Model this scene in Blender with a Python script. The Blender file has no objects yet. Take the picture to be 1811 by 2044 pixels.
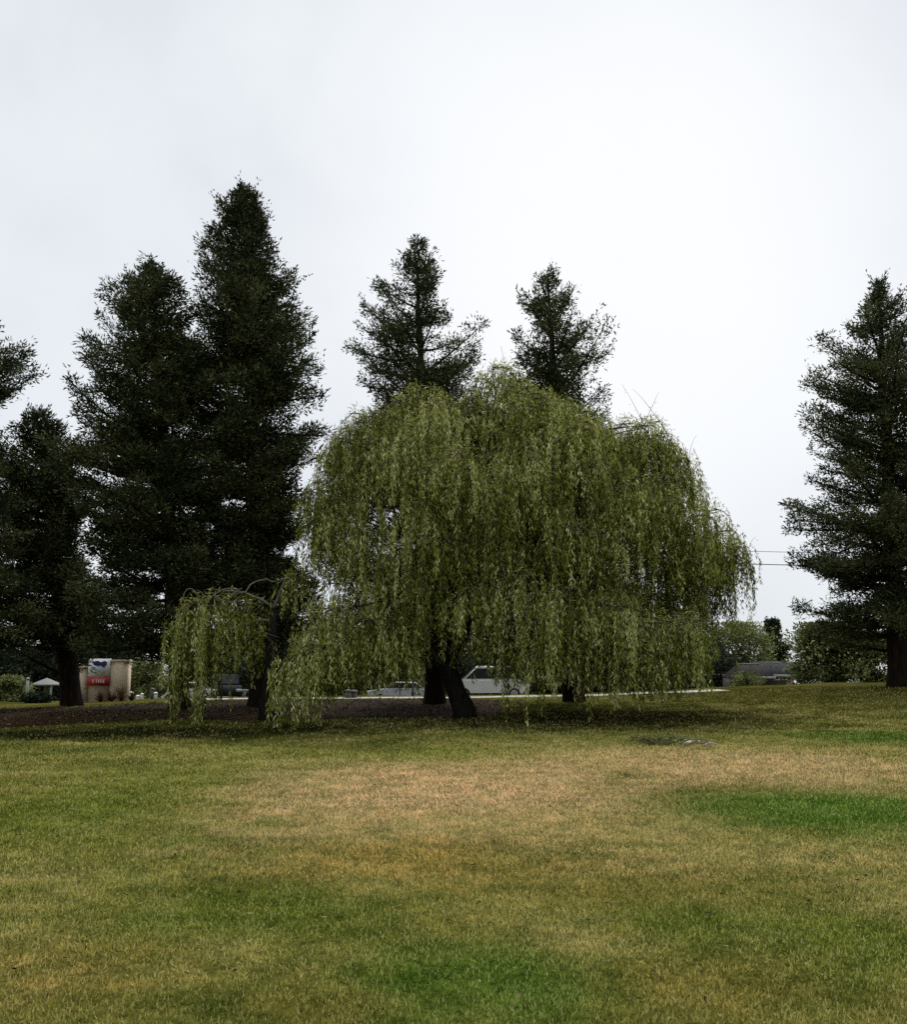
import bpy, math, random
import numpy as np
random.seed(7)
RNG = np.random.default_rng(11)
scene = bpy.context.scene
COL = scene.collection
PI = math.pi

# ------------------------------------------------------------------ camera geometry
EYE = 1.6
FPX = 1963.0            # focal length in units of the 1811x2044 survey picture
TP = 320.0 / FPX
PITCH = math.atan(TP)
CP, SP = math.cos(PITCH), math.sin(PITCH)

def ray(px, py):
    u = (px - 905.5) / FPX; v = (1022.0 - py) / FPX
    return np.array([u, CP - v * SP, SP + v * CP])

def at(px, py, Y):
    d = ray(px, py); t = Y / d[1]
    return np.array([d[0] * t, Y, EYE + d[2] * t])

# ------------------------------------------------------------------ noise + terrain
_perm = RNG.random((64, 64))
def vnoise(x, y):
    x = np.asarray(x, float); y = np.asarray(y, float)
    xi = np.floor(x).astype(int); yi = np.floor(y).astype(int)
    fx = x - xi; fy = y - yi
    fx = fx * fx * (3 - 2 * fx); fy = fy * fy * (3 - 2 * fy)
    g = lambda a, b: _perm[a % 64, b % 64]
    return (g(xi, yi) * (1 - fx) + g(xi + 1, yi) * fx) * (1 - fy) + (g(xi, yi + 1) * (1 - fx) + g(xi + 1, yi + 1) * fx) * fy

def sstep(a, b, x):
    t = np.clip((np.asarray(x, float) - a) / (b - a), 0, 1)
    return t * t * (3 - 2 * t)

def height(x, y):
    x = np.asarray(x, float); y = np.asarray(y, float)
    crest = np.interp(x, [-30, -19, -14, -7, 0, 6, 11, 14, 19, 40], [0.1, 0.14, 0.32, 0.42, 0.45, 0.54, 0.72, 0.87, 1.08, 1.12])
    h = crest * sstep(27, 42.5, y)
    # behind the crest: level verge, then falling towards the street and the houses
    h = h - sstep(50, 72, y) * (crest + 0.55) - sstep(80, 110, y) * 0.7
    # the small lip of the lawn on the left and the shallow dip beyond it
    yc = np.interp(x, [-14, -10.6, -6.2, -2.1, 1], [23.4, 22.8, 22.0, 19.9, 18.5])
    fade = sstep(0.5, -3.0, x)
    dd = y - yc
    h = h - fade * 0.36 * sstep(0.0, 1.6, dd) * sstep(11.0, 4.0, dd)
    h = h + fade * 0.03 * np.exp(-(dd / 1.0) ** 2)
    h = h + 0.05 * (vnoise(x * 0.35 + 9, y * 0.35) - 0.5) * sstep(6, 14, y) + 0.012 * (vnoise(x * 1.7, y * 1.7 + 5) - 0.5)
    return h

def ground_hit(px, py):
    d = ray(px, py); t = 2.0
    while t < 300:
        p = np.array([0, 0, EYE]) + d * t
        if p[2] <= float(height(p[0], p[1])): return p
        t += 0.03
    return np.array([0, 0, EYE]) + d * 45

def zg(x, y): return float(height(x, y))

# ------------------------------------------------------------------ mesh builder
class MB:
    def __init__(self): self.v = []; self.f = []; self.n = 0; self.r = []
    def add(self, verts, faces, rnd=0.5):
        verts = np.asarray(verts, float).reshape(-1, 3); faces = np.asarray(faces, int)
        self.v.append(verts); self.f.append(faces + self.n); self.n += len(verts)
        r = np.asarray(rnd, float)
        self.r.append(np.full(len(verts), float(r)) if r.ndim == 0 else r)
    def box(self, c, s, rz=0.0, taper=1.0, rnd=0.5):
        x, y, z = np.array(s) / 2.0
        P = np.array([[-x, -y, -z], [x, -y, -z], [x, y, -z], [-x, y, -z], [-x * taper, -y * taper, z], [x * taper, -y * taper, z], [x * taper, y * taper, z], [-x * taper, y * taper, z]])
        a, b = math.cos(rz), math.sin(rz)
        P = np.stack([P[:, 0] * a - P[:, 1] * b, P[:, 0] * b + P[:, 1] * a, P[:, 2]], 1) + np.array(c)
        self.add(P, [[0, 3, 2, 1], [4, 5, 6, 7], [0, 1, 5, 4], [1, 2, 6, 5], [2, 3, 7, 6], [3, 0, 4, 7]], rnd)
    def tube(self, pts, rad, sides=8, flute=0.0, rnd=0.5):
        pts = np.asarray(pts, float); n = len(pts)
        rad = np.broadcast_to(np.asarray(rad, float), (n,))
        T = np.gradient(pts, axis=0); T /= np.linalg.norm(T, axis=1)[:, None] + 1e-9
        m = np.abs(T.mean(0)); ref = np.eye(3)[int(np.argmin(m))]
        A = np.cross(T, ref); A /= np.linalg.norm(A, axis=1)[:, None] + 1e-9
        B = np.cross(T, A)
        th = np.linspace(0, 2 * PI, sides, endpoint=False)
        fl = 1 + flute * RNG.normal(size=sides)[None, :] * np.ones((n, 1)) + flute * 0.5 * RNG.normal(size=(n, sides))
        V = pts[:, None, :] + (rad[:, None] * fl)[:, :, None] * (np.cos(th)[None, :, None] * A[:, None, :] + np.sin(th)[None, :, None] * B[:, None, :])
        i = np.arange(n - 1)[:, None] * sides; j = np.arange(sides)[None, :]; k = (j + 1) % sides
        F = np.stack([i + j, i + k, i + sides + k, i + sides + j], -1).reshape(-1, 4)
        self.add(V.reshape(-1, 3), F, rnd)
        for c, ring in ((pts[0], range(sides - 1, -1, -1)), (pts[-1], range(sides))):
            off = 0 if c is pts[0] else (n - 1) * sides
            ring = list(ring)
            base = self.n - n * sides
            self.f.append(np.array([[base + (0 if ring[0] == sides - 1 else (n - 1) * sides) + q for q in ring]]))
    def leaves(self, P, D, L, W, rnd, up=None):
        P = np.asarray(P, float); n = len(P)
        if n == 0: return
        D = D / (np.linalg.norm(D, axis=1)[:, None] + 1e-9)
        R = RNG.normal(size=(n, 3)) if up is None else up + 0.45 * RNG.normal(size=(n, 3))
        S = np.cross(D, R); S /= np.linalg.norm(S, axis=1)[:, None] + 1e-9
        L = np.broadcast_to(L, (n,))[:, None]; W = np.broadcast_to(W, (n,))[:, None]
        M = P + D * L * 0.45
        V = np.stack([P, M + S * W * 0.5, P + D * L, M - S * W * 0.5], 1).reshape(-1, 3)
        F = np.arange(4 * n).reshape(-1, 4)
        self.add(V, F, np.repeat(np.broadcast_to(rnd, (n,)), 4))
    def build(self, name, mat, parent=None, smooth=False):
        me = bpy.data.meshes.new(name)
        V = np.concatenate(self.v); R = np.concatenate(self.r)
        loops = np.concatenate([f.ravel() for f in self.f]); tot = np.concatenate([np.full(len(f), f.shape[1]) for f in self.f])
        me.vertices.add(len(V)); me.loops.add(len(loops)); me.polygons.add(len(tot))
        o = bpy.data.objects.new(name, me); COL.objects.link(o)
        if parent is not None:
            o.parent = parent
            V = V - np.array(parent.location) if parent.parent is None else V
            if parent.parent is not None: V = V - np.array(parent.parent.location) - np.array(parent.location)
        me.vertices.foreach_set('co', V.astype(np.float32).ravel())
        me.loops.foreach_set('vertex_index', loops.astype(np.int32))
        st = np.zeros(len(tot), np.int32); st[1:] = np.cumsum(tot)[:-1]
        me.polygons.foreach_set('loop_start', st)
        a = me.attributes.new('rnd', 'FLOAT', 'POINT'); a.data.foreach_set('value', R.astype(np.float32))
        if smooth: me.polygons.foreach_set('use_smooth', np.ones(len(tot), bool))
        me.update(calc_edges=True); me.validate()
        me.materials.append(mat)
        return o

def tag(o, label=None, cat=None, group=None, kind=None):
    if label: o['label'] = label
    if cat: o['category'] = cat
    if group: o['group'] = group
    if kind: o['kind'] = kind
    return o

def thing(name, loc, label, cat, group=None):
    o = bpy.data.objects.new(name, None); COL.objects.link(o)
    o.location = [float(c) for c in loc]; o.empty_display_size = 0.3
    return tag(o, label, cat, group)

# ------------------------------------------------------------------ materials
def newmat(name):
    m = bpy.data.materials.new(name); m.use_nodes = True
    nt = m.node_tree; b = nt.nodes['Principled BSDF']
    return m, nt, b
def N(nt, t, **kw):
    n = nt.nodes.new(t)
    for k, v in kw.items(): setattr(n, k, v)
    return n
def ramp(nt, stops):
    r = N(nt, 'ShaderNodeValToRGB'); e = r.color_ramp.elements
    e[0].position, e[0].color = stops[0][0], (*stops[0][1], 1)
    e[1].position, e[1].color = stops[-1][0], (*stops[-1][1], 1)
    for p, c in stops[1:-1]:
        q = e.new(p); q.color = (*c, 1)
    return r

def leafmat(name, stops, trans=0.3, rough=0.55, noise_amt=0.5, nscale=0.9, tint=(1.0, 1.0, 1.0)):
    m, nt, b = newmat(name)
    at_ = N(nt, 'ShaderNodeAttribute', attribute_name='rnd')
    tc = N(nt, 'ShaderNodeTexCoord'); no = N(nt, 'ShaderNodeTexNoise'); no.inputs['Scale'].default_value = nscale
    nt.links.new(tc.outputs['Object'], no.inputs['Vector'])
    ma = N(nt, 'ShaderNodeMath', operation='MULTIPLY_ADD'); ma.inputs[1].default_value = noise_amt; ma.inputs[2].default_value = -0.5 * noise_amt
    nt.links.new(no.outputs['Fac'], ma.inputs[0])
    ad = N(nt, 'ShaderNodeMath', operation='ADD', use_clamp=True)
    nt.links.new(at_.outputs['Fac'], ad.inputs[0]); nt.links.new(ma.outputs[0], ad.inputs[1])
    r = ramp(nt, stops); nt.links.new(ad.outputs[0], r.inputs[0])
    nt.links.new(r.outputs[0], b.inputs['Base Color'])
    b.inputs['Roughness'].default_value = rough
    b.inputs['Specular IOR Level'].default_value = 0.02
    tr = N(nt, 'ShaderNodeBsdfTranslucent'); mx = N(nt, 'ShaderNodeMixShader'); mx.inputs[0].default_value = trans
    nt.links.new(r.outputs[0], tr.inputs['Color'])
    nt.links.new(b.outputs[0], mx.inputs[1]); nt.links.new(tr.outputs[0], mx.inputs[2])
    nt.links.new(mx.outputs[0], nt.nodes['Material Output'].inputs['Surface'])
    return m

def plain(name, col, rough=0.6, var=0.25, scale=4.0, metallic=0.0, bump=0.0, stretch=(1, 1, 1)):
    m, nt, b = newmat(name)
    tc = N(nt, 'ShaderNodeTexCoord'); mp = N(nt, 'ShaderNodeMapping'); mp.inputs['Scale'].default_value = stretch
    no = N(nt, 'ShaderNodeTexNoise'); no.inputs['Scale'].default_value = scale; no.inputs['Detail'].default_value = 6
    nt.links.new(tc.outputs['Object'], mp.inputs[0]); nt.links.new(mp.outputs[0], no.inputs['Vector'])
    c = np.array(col); r = ramp(nt, [(0.3, tuple(c * (1 - var))), (0.7, tuple(np.minimum(c * (1 + var), 0.95)))])
    nt.links.new(no.outputs['Fac'], r.inputs[0]); nt.links.new(r.outputs[0], b.inputs['Base Color'])
    b.inputs['Roughness'].default_value = rough; b.inputs['Metallic'].default_value = metallic
    if rough >= 0.8: b.inputs['Specular IOR Level'].default_value = 0.03
    if bump:
        bp = N(nt, 'ShaderNodeBump'); bp.inputs['Strength'].default_value = bump; bp.inputs['Distance'].default_value = 0.05
        nt.links.new(no.outputs['Fac'], bp.inputs['Height']); nt.links.new(bp.outputs[0], b.inputs['Normal'])
    return m

M = {}
M['redwood_leaf'] = leafmat('redwood_foliage', [(0.0, (0.008, 0.011, 0.005)), (0.5, (0.040, 0.050, 0.019)), (1.0, (0.135, 0.148, 0.058))], trans=0.12, noise_amt=0.7, nscale=0.6)
M['willow_leaf'] = leafmat('willow_foliage', [(0.0, (0.022, 0.029, 0.005)), (0.42, (0.132, 0.150, 0.020)), (0.70, (0.345, 0.365, 0.070)), (1.0, (0.68, 0.69, 0.34))], trans=0.30, noise_amt=0.5, nscale=0.7)
M['shrub_leaf'] = leafmat('shrub_foliage', [(0.0, (0.03, 0.038, 0.012)), (0.5, (0.14, 0.16, 0.045)), (1.0, (0.42, 0.44, 0.22))], trans=0.2)
M['dark_leaf'] = leafmat('dark_shrub_foliage', [(0.0, (0.010, 0.016, 0.010)), (0.5, (0.026, 0.038, 0.020)), (1.0, (0.07, 0.085, 0.05))], trans=0.15)
M['flax'] = leafmat('bronze_strap_leaf', [(0.0, (0.03, 0.015, 0.01)), (0.5, (0.09, 0.045, 0.03)), (1.0, (0.17, 0.10, 0.06))], trans=0.15)
M['litter'] = leafmat('leaf_litter', [(0.0, (0.010, 0.005, 0.003)), (0.6, (0.036, 0.018, 0.009)), (0.9, (0.08, 0.045, 0.024)), (1.0, (0.24, 0.18, 0.10))], trans=0.05)
M['bark_red'] = plain('redwood_bark', (0.018, 0.0125, 0.0090), 0.95, 0.6, 5, bump=0.8, stretch=(3, 3, 0.35))
M['bark_dark'] = plain('willow_bark', (0.016, 0.0145, 0.012), 0.95, 0.5, 6, bump=0.8, stretch=(3, 3, 0.5))
M['dead_wood'] = plain('bleached_dead_wood', (0.42, 0.37, 0.30), 0.85, 0.3, 8)
M['twig'] = plain('willow_twig', (0.14, 0.125, 0.065), 0.85, 0.35, 8)
M['branch_pale'] = plain('pale_branch', (0.16, 0.14, 0.11), 0.85, 0.3, 8)

# ---- lawn colour: one node group of world position shared by the ground and the blades
def lawn_group():
    g = bpy.data.node_groups.new('lawn_colour', 'ShaderNodeTree')
    g.interface.new_socket('Color', in_out='OUTPUT', socket_type='NodeSocketColor')
    out = N(g, 'NodeGroupOutput')
    geo = N(g, 'ShaderNodeNewGeometry')
    def noise(scale, detail=3):
        n = N(g, 'ShaderNodeTexNoise'); n.inputs['Scale'].default_value = scale; n.inputs['Detail'].default_value = detail
        g.links.new(geo.outputs['Position'], n.inputs['Vector']); return n
    n1 = noise(0.45, 4)
    r = ramp(g, [(0.36, (0.114, 0.128, 0.026)), (0.5, (0.195, 0.188, 0.046)), (0.66, (0.268, 0.235, 0.082))])
    g.links.new(n1.outputs['Fac'], r.inputs[0])
    cur = r.outputs[0]
    wob = noise(0.9, 9); wob.inputs['Roughness'].default_value = 0.68
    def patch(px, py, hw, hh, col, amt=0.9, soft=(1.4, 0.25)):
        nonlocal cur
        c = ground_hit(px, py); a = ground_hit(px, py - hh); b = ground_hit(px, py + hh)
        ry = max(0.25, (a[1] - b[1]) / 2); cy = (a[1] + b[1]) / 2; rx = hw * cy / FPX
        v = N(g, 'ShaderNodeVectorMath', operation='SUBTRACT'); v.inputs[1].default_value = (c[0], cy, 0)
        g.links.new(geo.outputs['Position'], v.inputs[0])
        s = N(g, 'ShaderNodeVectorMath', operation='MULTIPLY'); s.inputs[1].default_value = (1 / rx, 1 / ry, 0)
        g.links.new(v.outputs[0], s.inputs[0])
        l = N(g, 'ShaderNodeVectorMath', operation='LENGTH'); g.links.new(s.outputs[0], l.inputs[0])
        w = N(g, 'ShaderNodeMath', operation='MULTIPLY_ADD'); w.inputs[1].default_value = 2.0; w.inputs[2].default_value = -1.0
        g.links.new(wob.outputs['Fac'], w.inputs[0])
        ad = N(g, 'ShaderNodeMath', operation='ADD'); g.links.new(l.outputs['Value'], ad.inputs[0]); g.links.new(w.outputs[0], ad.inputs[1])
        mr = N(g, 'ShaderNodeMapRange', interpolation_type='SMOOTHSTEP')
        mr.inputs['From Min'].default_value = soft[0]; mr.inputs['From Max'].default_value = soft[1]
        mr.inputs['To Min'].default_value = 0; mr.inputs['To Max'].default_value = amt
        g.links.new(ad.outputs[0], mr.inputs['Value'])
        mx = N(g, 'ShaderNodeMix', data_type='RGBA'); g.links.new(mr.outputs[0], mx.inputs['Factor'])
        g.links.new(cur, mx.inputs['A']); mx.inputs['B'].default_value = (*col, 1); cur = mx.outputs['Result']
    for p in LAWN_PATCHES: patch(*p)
    # small scale mottling: thin spots, clover and dry tufts
    n2 = noise(3.2, 6); n2.inputs['Roughness'].default_value = 0.65
    r2 = ramp(g, [(0.36, (0.66, 0.74, 0.62)), (0.5, (1, 1, 1)), (0.64, (1.34, 1.22, 1.3))]); g.links.new(n2.outputs['Fac'], r2.inputs[0])
    m2 = N(g, 'ShaderNodeMix', data_type='RGBA', blend_type='MULTIPLY'); m2.inputs['Factor'].default_value = 1
    g.links.new(cur, m2.inputs['A']); g.links.new(r2.outputs[0], m2.inputs['B']); cur = m2.outputs['Result']
    g.links.new(cur, out.inputs[0])
    return g

TAN = (0.49, 0.35, 0.19); STRAW = (0.37, 0.30, 0.12); GOLD = (0.28, 0.21, 0.055); GRN = (0.090, 0.155, 0.022); DGR = (0.120, 0.150, 0.022); OLV = (0.175, 0.192, 0.032)
LAWN_PATCHES = [
    (250, 1640, 500, 130, OLV, 0.55), (1250, 1520, 700, 40, STRAW, 0.7), (1500, 1540, 420, 45, TAN, 0.75), (880, 1615, 420, 100, TAN, 1.0),
    (1100, 1660, 500, 50, STRAW, 0.55), (1600, 1720, 400, 35, STRAW, 0.5), (790, 1725, 300, 50, GOLD, 0.85), (1150, 1770, 420, 60, GOLD, 0.35),
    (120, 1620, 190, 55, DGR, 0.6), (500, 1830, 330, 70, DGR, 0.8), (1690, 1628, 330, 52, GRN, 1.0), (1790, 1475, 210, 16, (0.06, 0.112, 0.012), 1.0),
    (780, 1512, 260, 11, OLV, 0.8), (970, 1975, 290, 85, GRN, 0.85), (1360, 1850, 130, 50, DGR, 0.7), (1760, 1900, 190, 110, DGR, 0.85),
    (80, 1960, 260, 90, GOLD, 0.4), (1400, 1985, 200, 70, GOLD, 0.45), (640, 2010, 130, 40, GOLD, 0.4), (1200, 1440, 260, 22, OLV, 0.7), (300, 1463, 640, 16, (0.028, 0.030, 0.008), 1.0),  # last strip: tree shade beyond the lip, painted into the lawn colour
    (1600, 1395, 300, 30, (0.085, 0.075, 0.016), 0.9), (1180, 1436, 430, 28, (0.044, 0.037, 0.013), .97)]  # olive slope and brown ground under the willow, darkened with painted shade
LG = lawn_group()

def lawn_mat(name, blades):
    m, nt, b = newmat(name)
    gnode = N(nt, 'ShaderNodeGroup'); gnode.node_tree = LG
    mul = N(nt, 'ShaderNodeMix', data_type='RGBA', blend_type='MULTIPLY'); mul.inputs['Factor'].default_value = 1
    nt.links.new(gnode.outputs[0], mul.inputs['A'])
    b.inputs['Roughness'].default_value = 0.7; b.inputs['Specular IOR Level'].default_value = 0.0
    if blades:
        a = N(nt, 'ShaderNodeAttribute', attribute_name='rnd')
        r = ramp(nt, [(0.0, (0.35, 0.38, 0.28)), (0.35, (1.2, 1.25, 1.05)), (0.6, (2.1, 2.1, 2.0)), (1.0, (2.6, 2.5, 2.8))])
        nt.links.new(a.outputs['Fac'], r.inputs[0]); nt.links.new(r.outputs[0], mul.inputs['B'])
        tr = N(nt, 'ShaderNodeBsdfTranslucent'); mx = N(nt, 'ShaderNodeMixShader'); mx.inputs[0].default_value = 0.3
        # about a fifth of the blades are dead and straw pale
        r2 = ramp(nt, [(0.56, (0, 0, 0)), (0.70, (.5, .5, .5))]); nt.links.new(a.outputs['Fac'], r2.inputs[0])
        dead = N(nt, 'ShaderNodeMix', data_type='RGBA'); nt.links.new(r2.outputs[0], dead.inputs['Factor'])
        nt.links.new(mul.outputs['Result'], dead.inputs['A']); dead.inputs['B'].default_value = (0.52, 0.48, 0.21, 1)
        nt.links.new(dead.outputs['Result'], b.inputs['Base Color']); nt.links.new(dead.outputs['Result'], tr.inputs['Color'])
        nt.links.new(b.outputs[0], mx.inputs[1]); nt.links.new(tr.outputs[0], mx.inputs[2])
        nt.links.new(mx.outputs[0], nt.nodes['Material Output'].inputs['Surface'])
    else:
        geo = N(nt, 'ShaderNodeNewGeometry'); no = N(nt, 'ShaderNodeTexNoise'); no.inputs['Scale'].default_value = 14; no.inputs['Detail'].default_value = 5
        nt.links.new(geo.outputs['Position'], no.inputs['Vector'])
        r = ramp(nt, [(0.3, (0.18, 0.18, 0.16)), (0.7, (0.55, 0.55, 0.5))])
        nt.links.new(no.outputs['Fac'], r.inputs[0]); nt.links.new(r.outputs[0], mul.inputs['B'])
        nt.links.new(mul.outputs['Result'], b.inputs['Base Color'])
        bp = N(nt, 'ShaderNodeBump'); bp.inputs['Strength'].default_value = 0.6; bp.inputs['Distance'].default_value = 0.03
        nt.links.new(no.outputs['Fac'], bp.inputs['Height']); nt.links.new(bp.outputs[0], b.inputs['Normal'])
    return m
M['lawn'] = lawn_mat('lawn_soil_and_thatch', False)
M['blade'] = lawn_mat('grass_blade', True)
M['mulch'] = plain('brown_mulch', (0.026, 0.0145, 0.0060), 0.95, 0.6, 9, bump=0.7)
M['concrete'] = plain('pale_concrete', (0.36, 0.34, 0.29), 0.85, 0.15, 3)
M['asphalt'] = plain('asphalt', (0.06, 0.06, 0.06), 0.9, 0.2, 6)

# ------------------------------------------------------------------ ground
def grid_mesh(xs, ys, zfun):
    X, Y = np.meshgrid(xs, ys); Z = zfun(X, Y)
    V = np.stack([X, Y, Z], -1).reshape(-1, 3); nx = len(xs)
    i = np.arange(len(ys) - 1)[:, None] * nx; j = np.arange(nx - 1)[None, :]
    F = np.stack([i + j, i + j + 1, i + nx + j + 1, i + nx + j], -1).reshape(-1, 4)
    b = MB(); b.add(V, F); return b
xs = np.concatenate([np.linspace(-600, -60, 12), np.linspace(-50, -26, 13), np.arange(-25, 25.01, 0.4), np.linspace(26, 50, 13), np.linspace(60, 600, 12)])
ys = np.concatenate([np.linspace(-30, -4, 6), np.arange(-2, 60, 0.4), np.arange(61, 130, 2.0), np.linspace(140, 900, 14)])
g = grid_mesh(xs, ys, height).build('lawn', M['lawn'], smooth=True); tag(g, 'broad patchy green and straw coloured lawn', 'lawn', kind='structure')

mxs = np.arange(-26, 2.3, 0.3)
front = np.interp(mxs, [-26, -16, -10, -6, -1, 1, 2.3], [30, 30.6, 31.4, 31.8, 32.2, 33.2, 36])
front = front + 1.2 * (vnoise(mxs * 0.9, mxs * 0 + 3) - 0.5)
back = np.interp(mxs, [-26, -14, -11, 0, 2.3], [37, 39.5, 43.5, 43.5, 40.5])
tt = np.linspace(0, 1, 40)
MX = np.repeat(mxs[None, :], 40, 0); MY = front[None, :] + (back - front)[None, :] * tt[:, None]
edge = np.minimum(np.minimum(tt, 1 - tt)[:, None] * 12, 1) * np.minimum((2.3 - MX) * 1.2, 1)
MZ = height(MX, MY) - 0.03 + 0.055 * edge + 0.02 * (vnoise(MX * 3, MY * 3) - 0.5) * edge
b = MB(); nx = len(mxs); i = np.arange(39)[:, None] * nx; j = np.arange(nx - 1)[None, :]
b.add(np.stack([MX, MY, MZ], -1).reshape(-1, 3), np.stack([i + j, i + j + 1, i + nx + j + 1, i + nx + j], -1).reshape(-1, 4))
tag(b.build('mulch_bed', M['mulch'], smooth=True), 'dark brown mulch bed under the trees', 'mulch bed', kind='structure')

pxs = np.linspace(-12.5, 12.6, 80)
b = grid_mesh(pxs, np.linspace(45.2, 47.6, 5), lambda x, y: height(x, y) + 0.012)
tag(b.build('pavement', M['concrete'], smooth=True), 'pale concrete pavement behind the trees', 'pavement', kind='structure')
b = grid_mesh(np.linspace(-200, 200, 200), np.linspace(64, 78, 12), lambda x, y: height(x, y) + 0.012)
tag(b.build('road', M['asphalt'], smooth=True), 'street beyond the park', 'road', kind='structure')

# ---- grass blades
def grass():
    b = MB()
    bands = [(3.6, 5.5, 8500, 1.0), (5.5, 8, 6000, 1.15), (8, 12, 3100, 1.5), (12, 18, 1300, 2.0), (18, 26, 620, 2.8), (26, 43.5, 230, 3.8)]
    for y0, y1, dens, sc in bands:
        half = lambda y: y * 0.475 + 1.2
        area = (half(y0) + half(y1)) * (y1 - y0)
        n = int(area * dens)
        y = np.sqrt(RNG.random(n) * (y1 ** 2 - y0 ** 2) + y0 ** 2); x = (RNG.random(n) * 2 - 1) * half(y)
        # clumpy turf: thin some spots out
        k = RNG.random(n) < 0.35 + 0.95 * vnoise(x * 11 / sc, y * 11 / sc)
        if y0 >= 18:
            fr = np.interp(x, mxs, front, left=25, right=99); k &= ~((y > fr + 0.2 * RNG.normal(size=n)) & (y < 43.5) & (x < 2.0) & (RNG.random(n) > 0.06))
        x, y = x[k], y[k]; n = len(x)
        az = RNG.random(n) * 2 * PI; tilt = np.abs(RNG.normal(0.25, 0.8, n)); tilt = np.minimum(tilt, 1.45)
        D = np.stack([np.cos(az) * np.sin(tilt), np.sin(az) * np.sin(tilt), np.cos(tilt)], 1)
        L = (0.018 + 0.028 * RNG.random(n) ** 1.5) * sc ** 0.55; W = (0.0042 + 0.0046 * RNG.random(n)) * sc ** 1.05
        r = np.clip(RNG.beta(2.0, 2.6, n) + 0.25 * (vnoise(x * 2.5, y * 2.5) - 0.5), 0, 1)
        P = np.stack([x, y, height(x, y) - 0.004], 1)
        b.leaves(P, D, L, W, r)
    return tag(b.build('grass', M['blade']), 'short mown grass of green and dry straw blades', 'grass', kind='stuff')
grass()

def litter():
    b = MB(); n = 16000
    x = RNG.uniform(-24, 3, n); y = RNG.uniform(25, 43.5, n)
    fr = np.interp(x, mxs, front); bk = np.interp(x, mxs, back)
    k = (y > fr - 0.6 * RNG.random(n)) & (y < bk)
    x, y = x[k], y[k]; n = len(x)
    D = np.stack([RNG.normal(size=n), RNG.normal(size=n), 0.25 * RNG.normal(size=n)], 1)
    b.leaves(np.stack([x, y, height(x, y) + 0.035], 1), D, RNG.uniform(0.06, 0.16, n), RNG.uniform(0.025, 0.06, n), RNG.random(n) ** 1.5, up=np.array([0, 0, 1.0]))
    # pale willow leaves dropped on the lawn in front of the tree
    m = 500; x = RNG.normal(1, 6, m); y = RNG.uniform(20, 34, m)
    D = np.stack([RNG.normal(size=m), RNG.normal(size=m), 0.2 * RNG.normal(size=m)], 1)
    b.leaves(np.stack([x, y, height(x, y) + 0.05], 1), D, RNG.uniform(0.06, 0.12, m), RNG.uniform(0.02, 0.04, m), 0.75 + 0.25 * RNG.random(m), up=np.array([0, 0, 1.0]))
    m = 900; y = 5 + 17 * RNG.random(m) ** .7; x = (RNG.random(m) * 2 - 1) * y * .5
    D = np.stack([RNG.normal(size=m), RNG.normal(size=m), 0.25 * RNG.normal(size=m)], 1)
    b.leaves(np.stack([x, y, height(x, y) + 0.03], 1), D, RNG.uniform(0.025, 0.06, m), RNG.uniform(0.010, 0.022, m), RNG.choice([.3, .7, 1.0], m), up=np.array([0, 0, 1.0]))
    tag(b.build('leaf_litter', M['litter']), 'fallen brown leaves and needles under the trees', 'leaf litter', kind='stuff')
litter()

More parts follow.
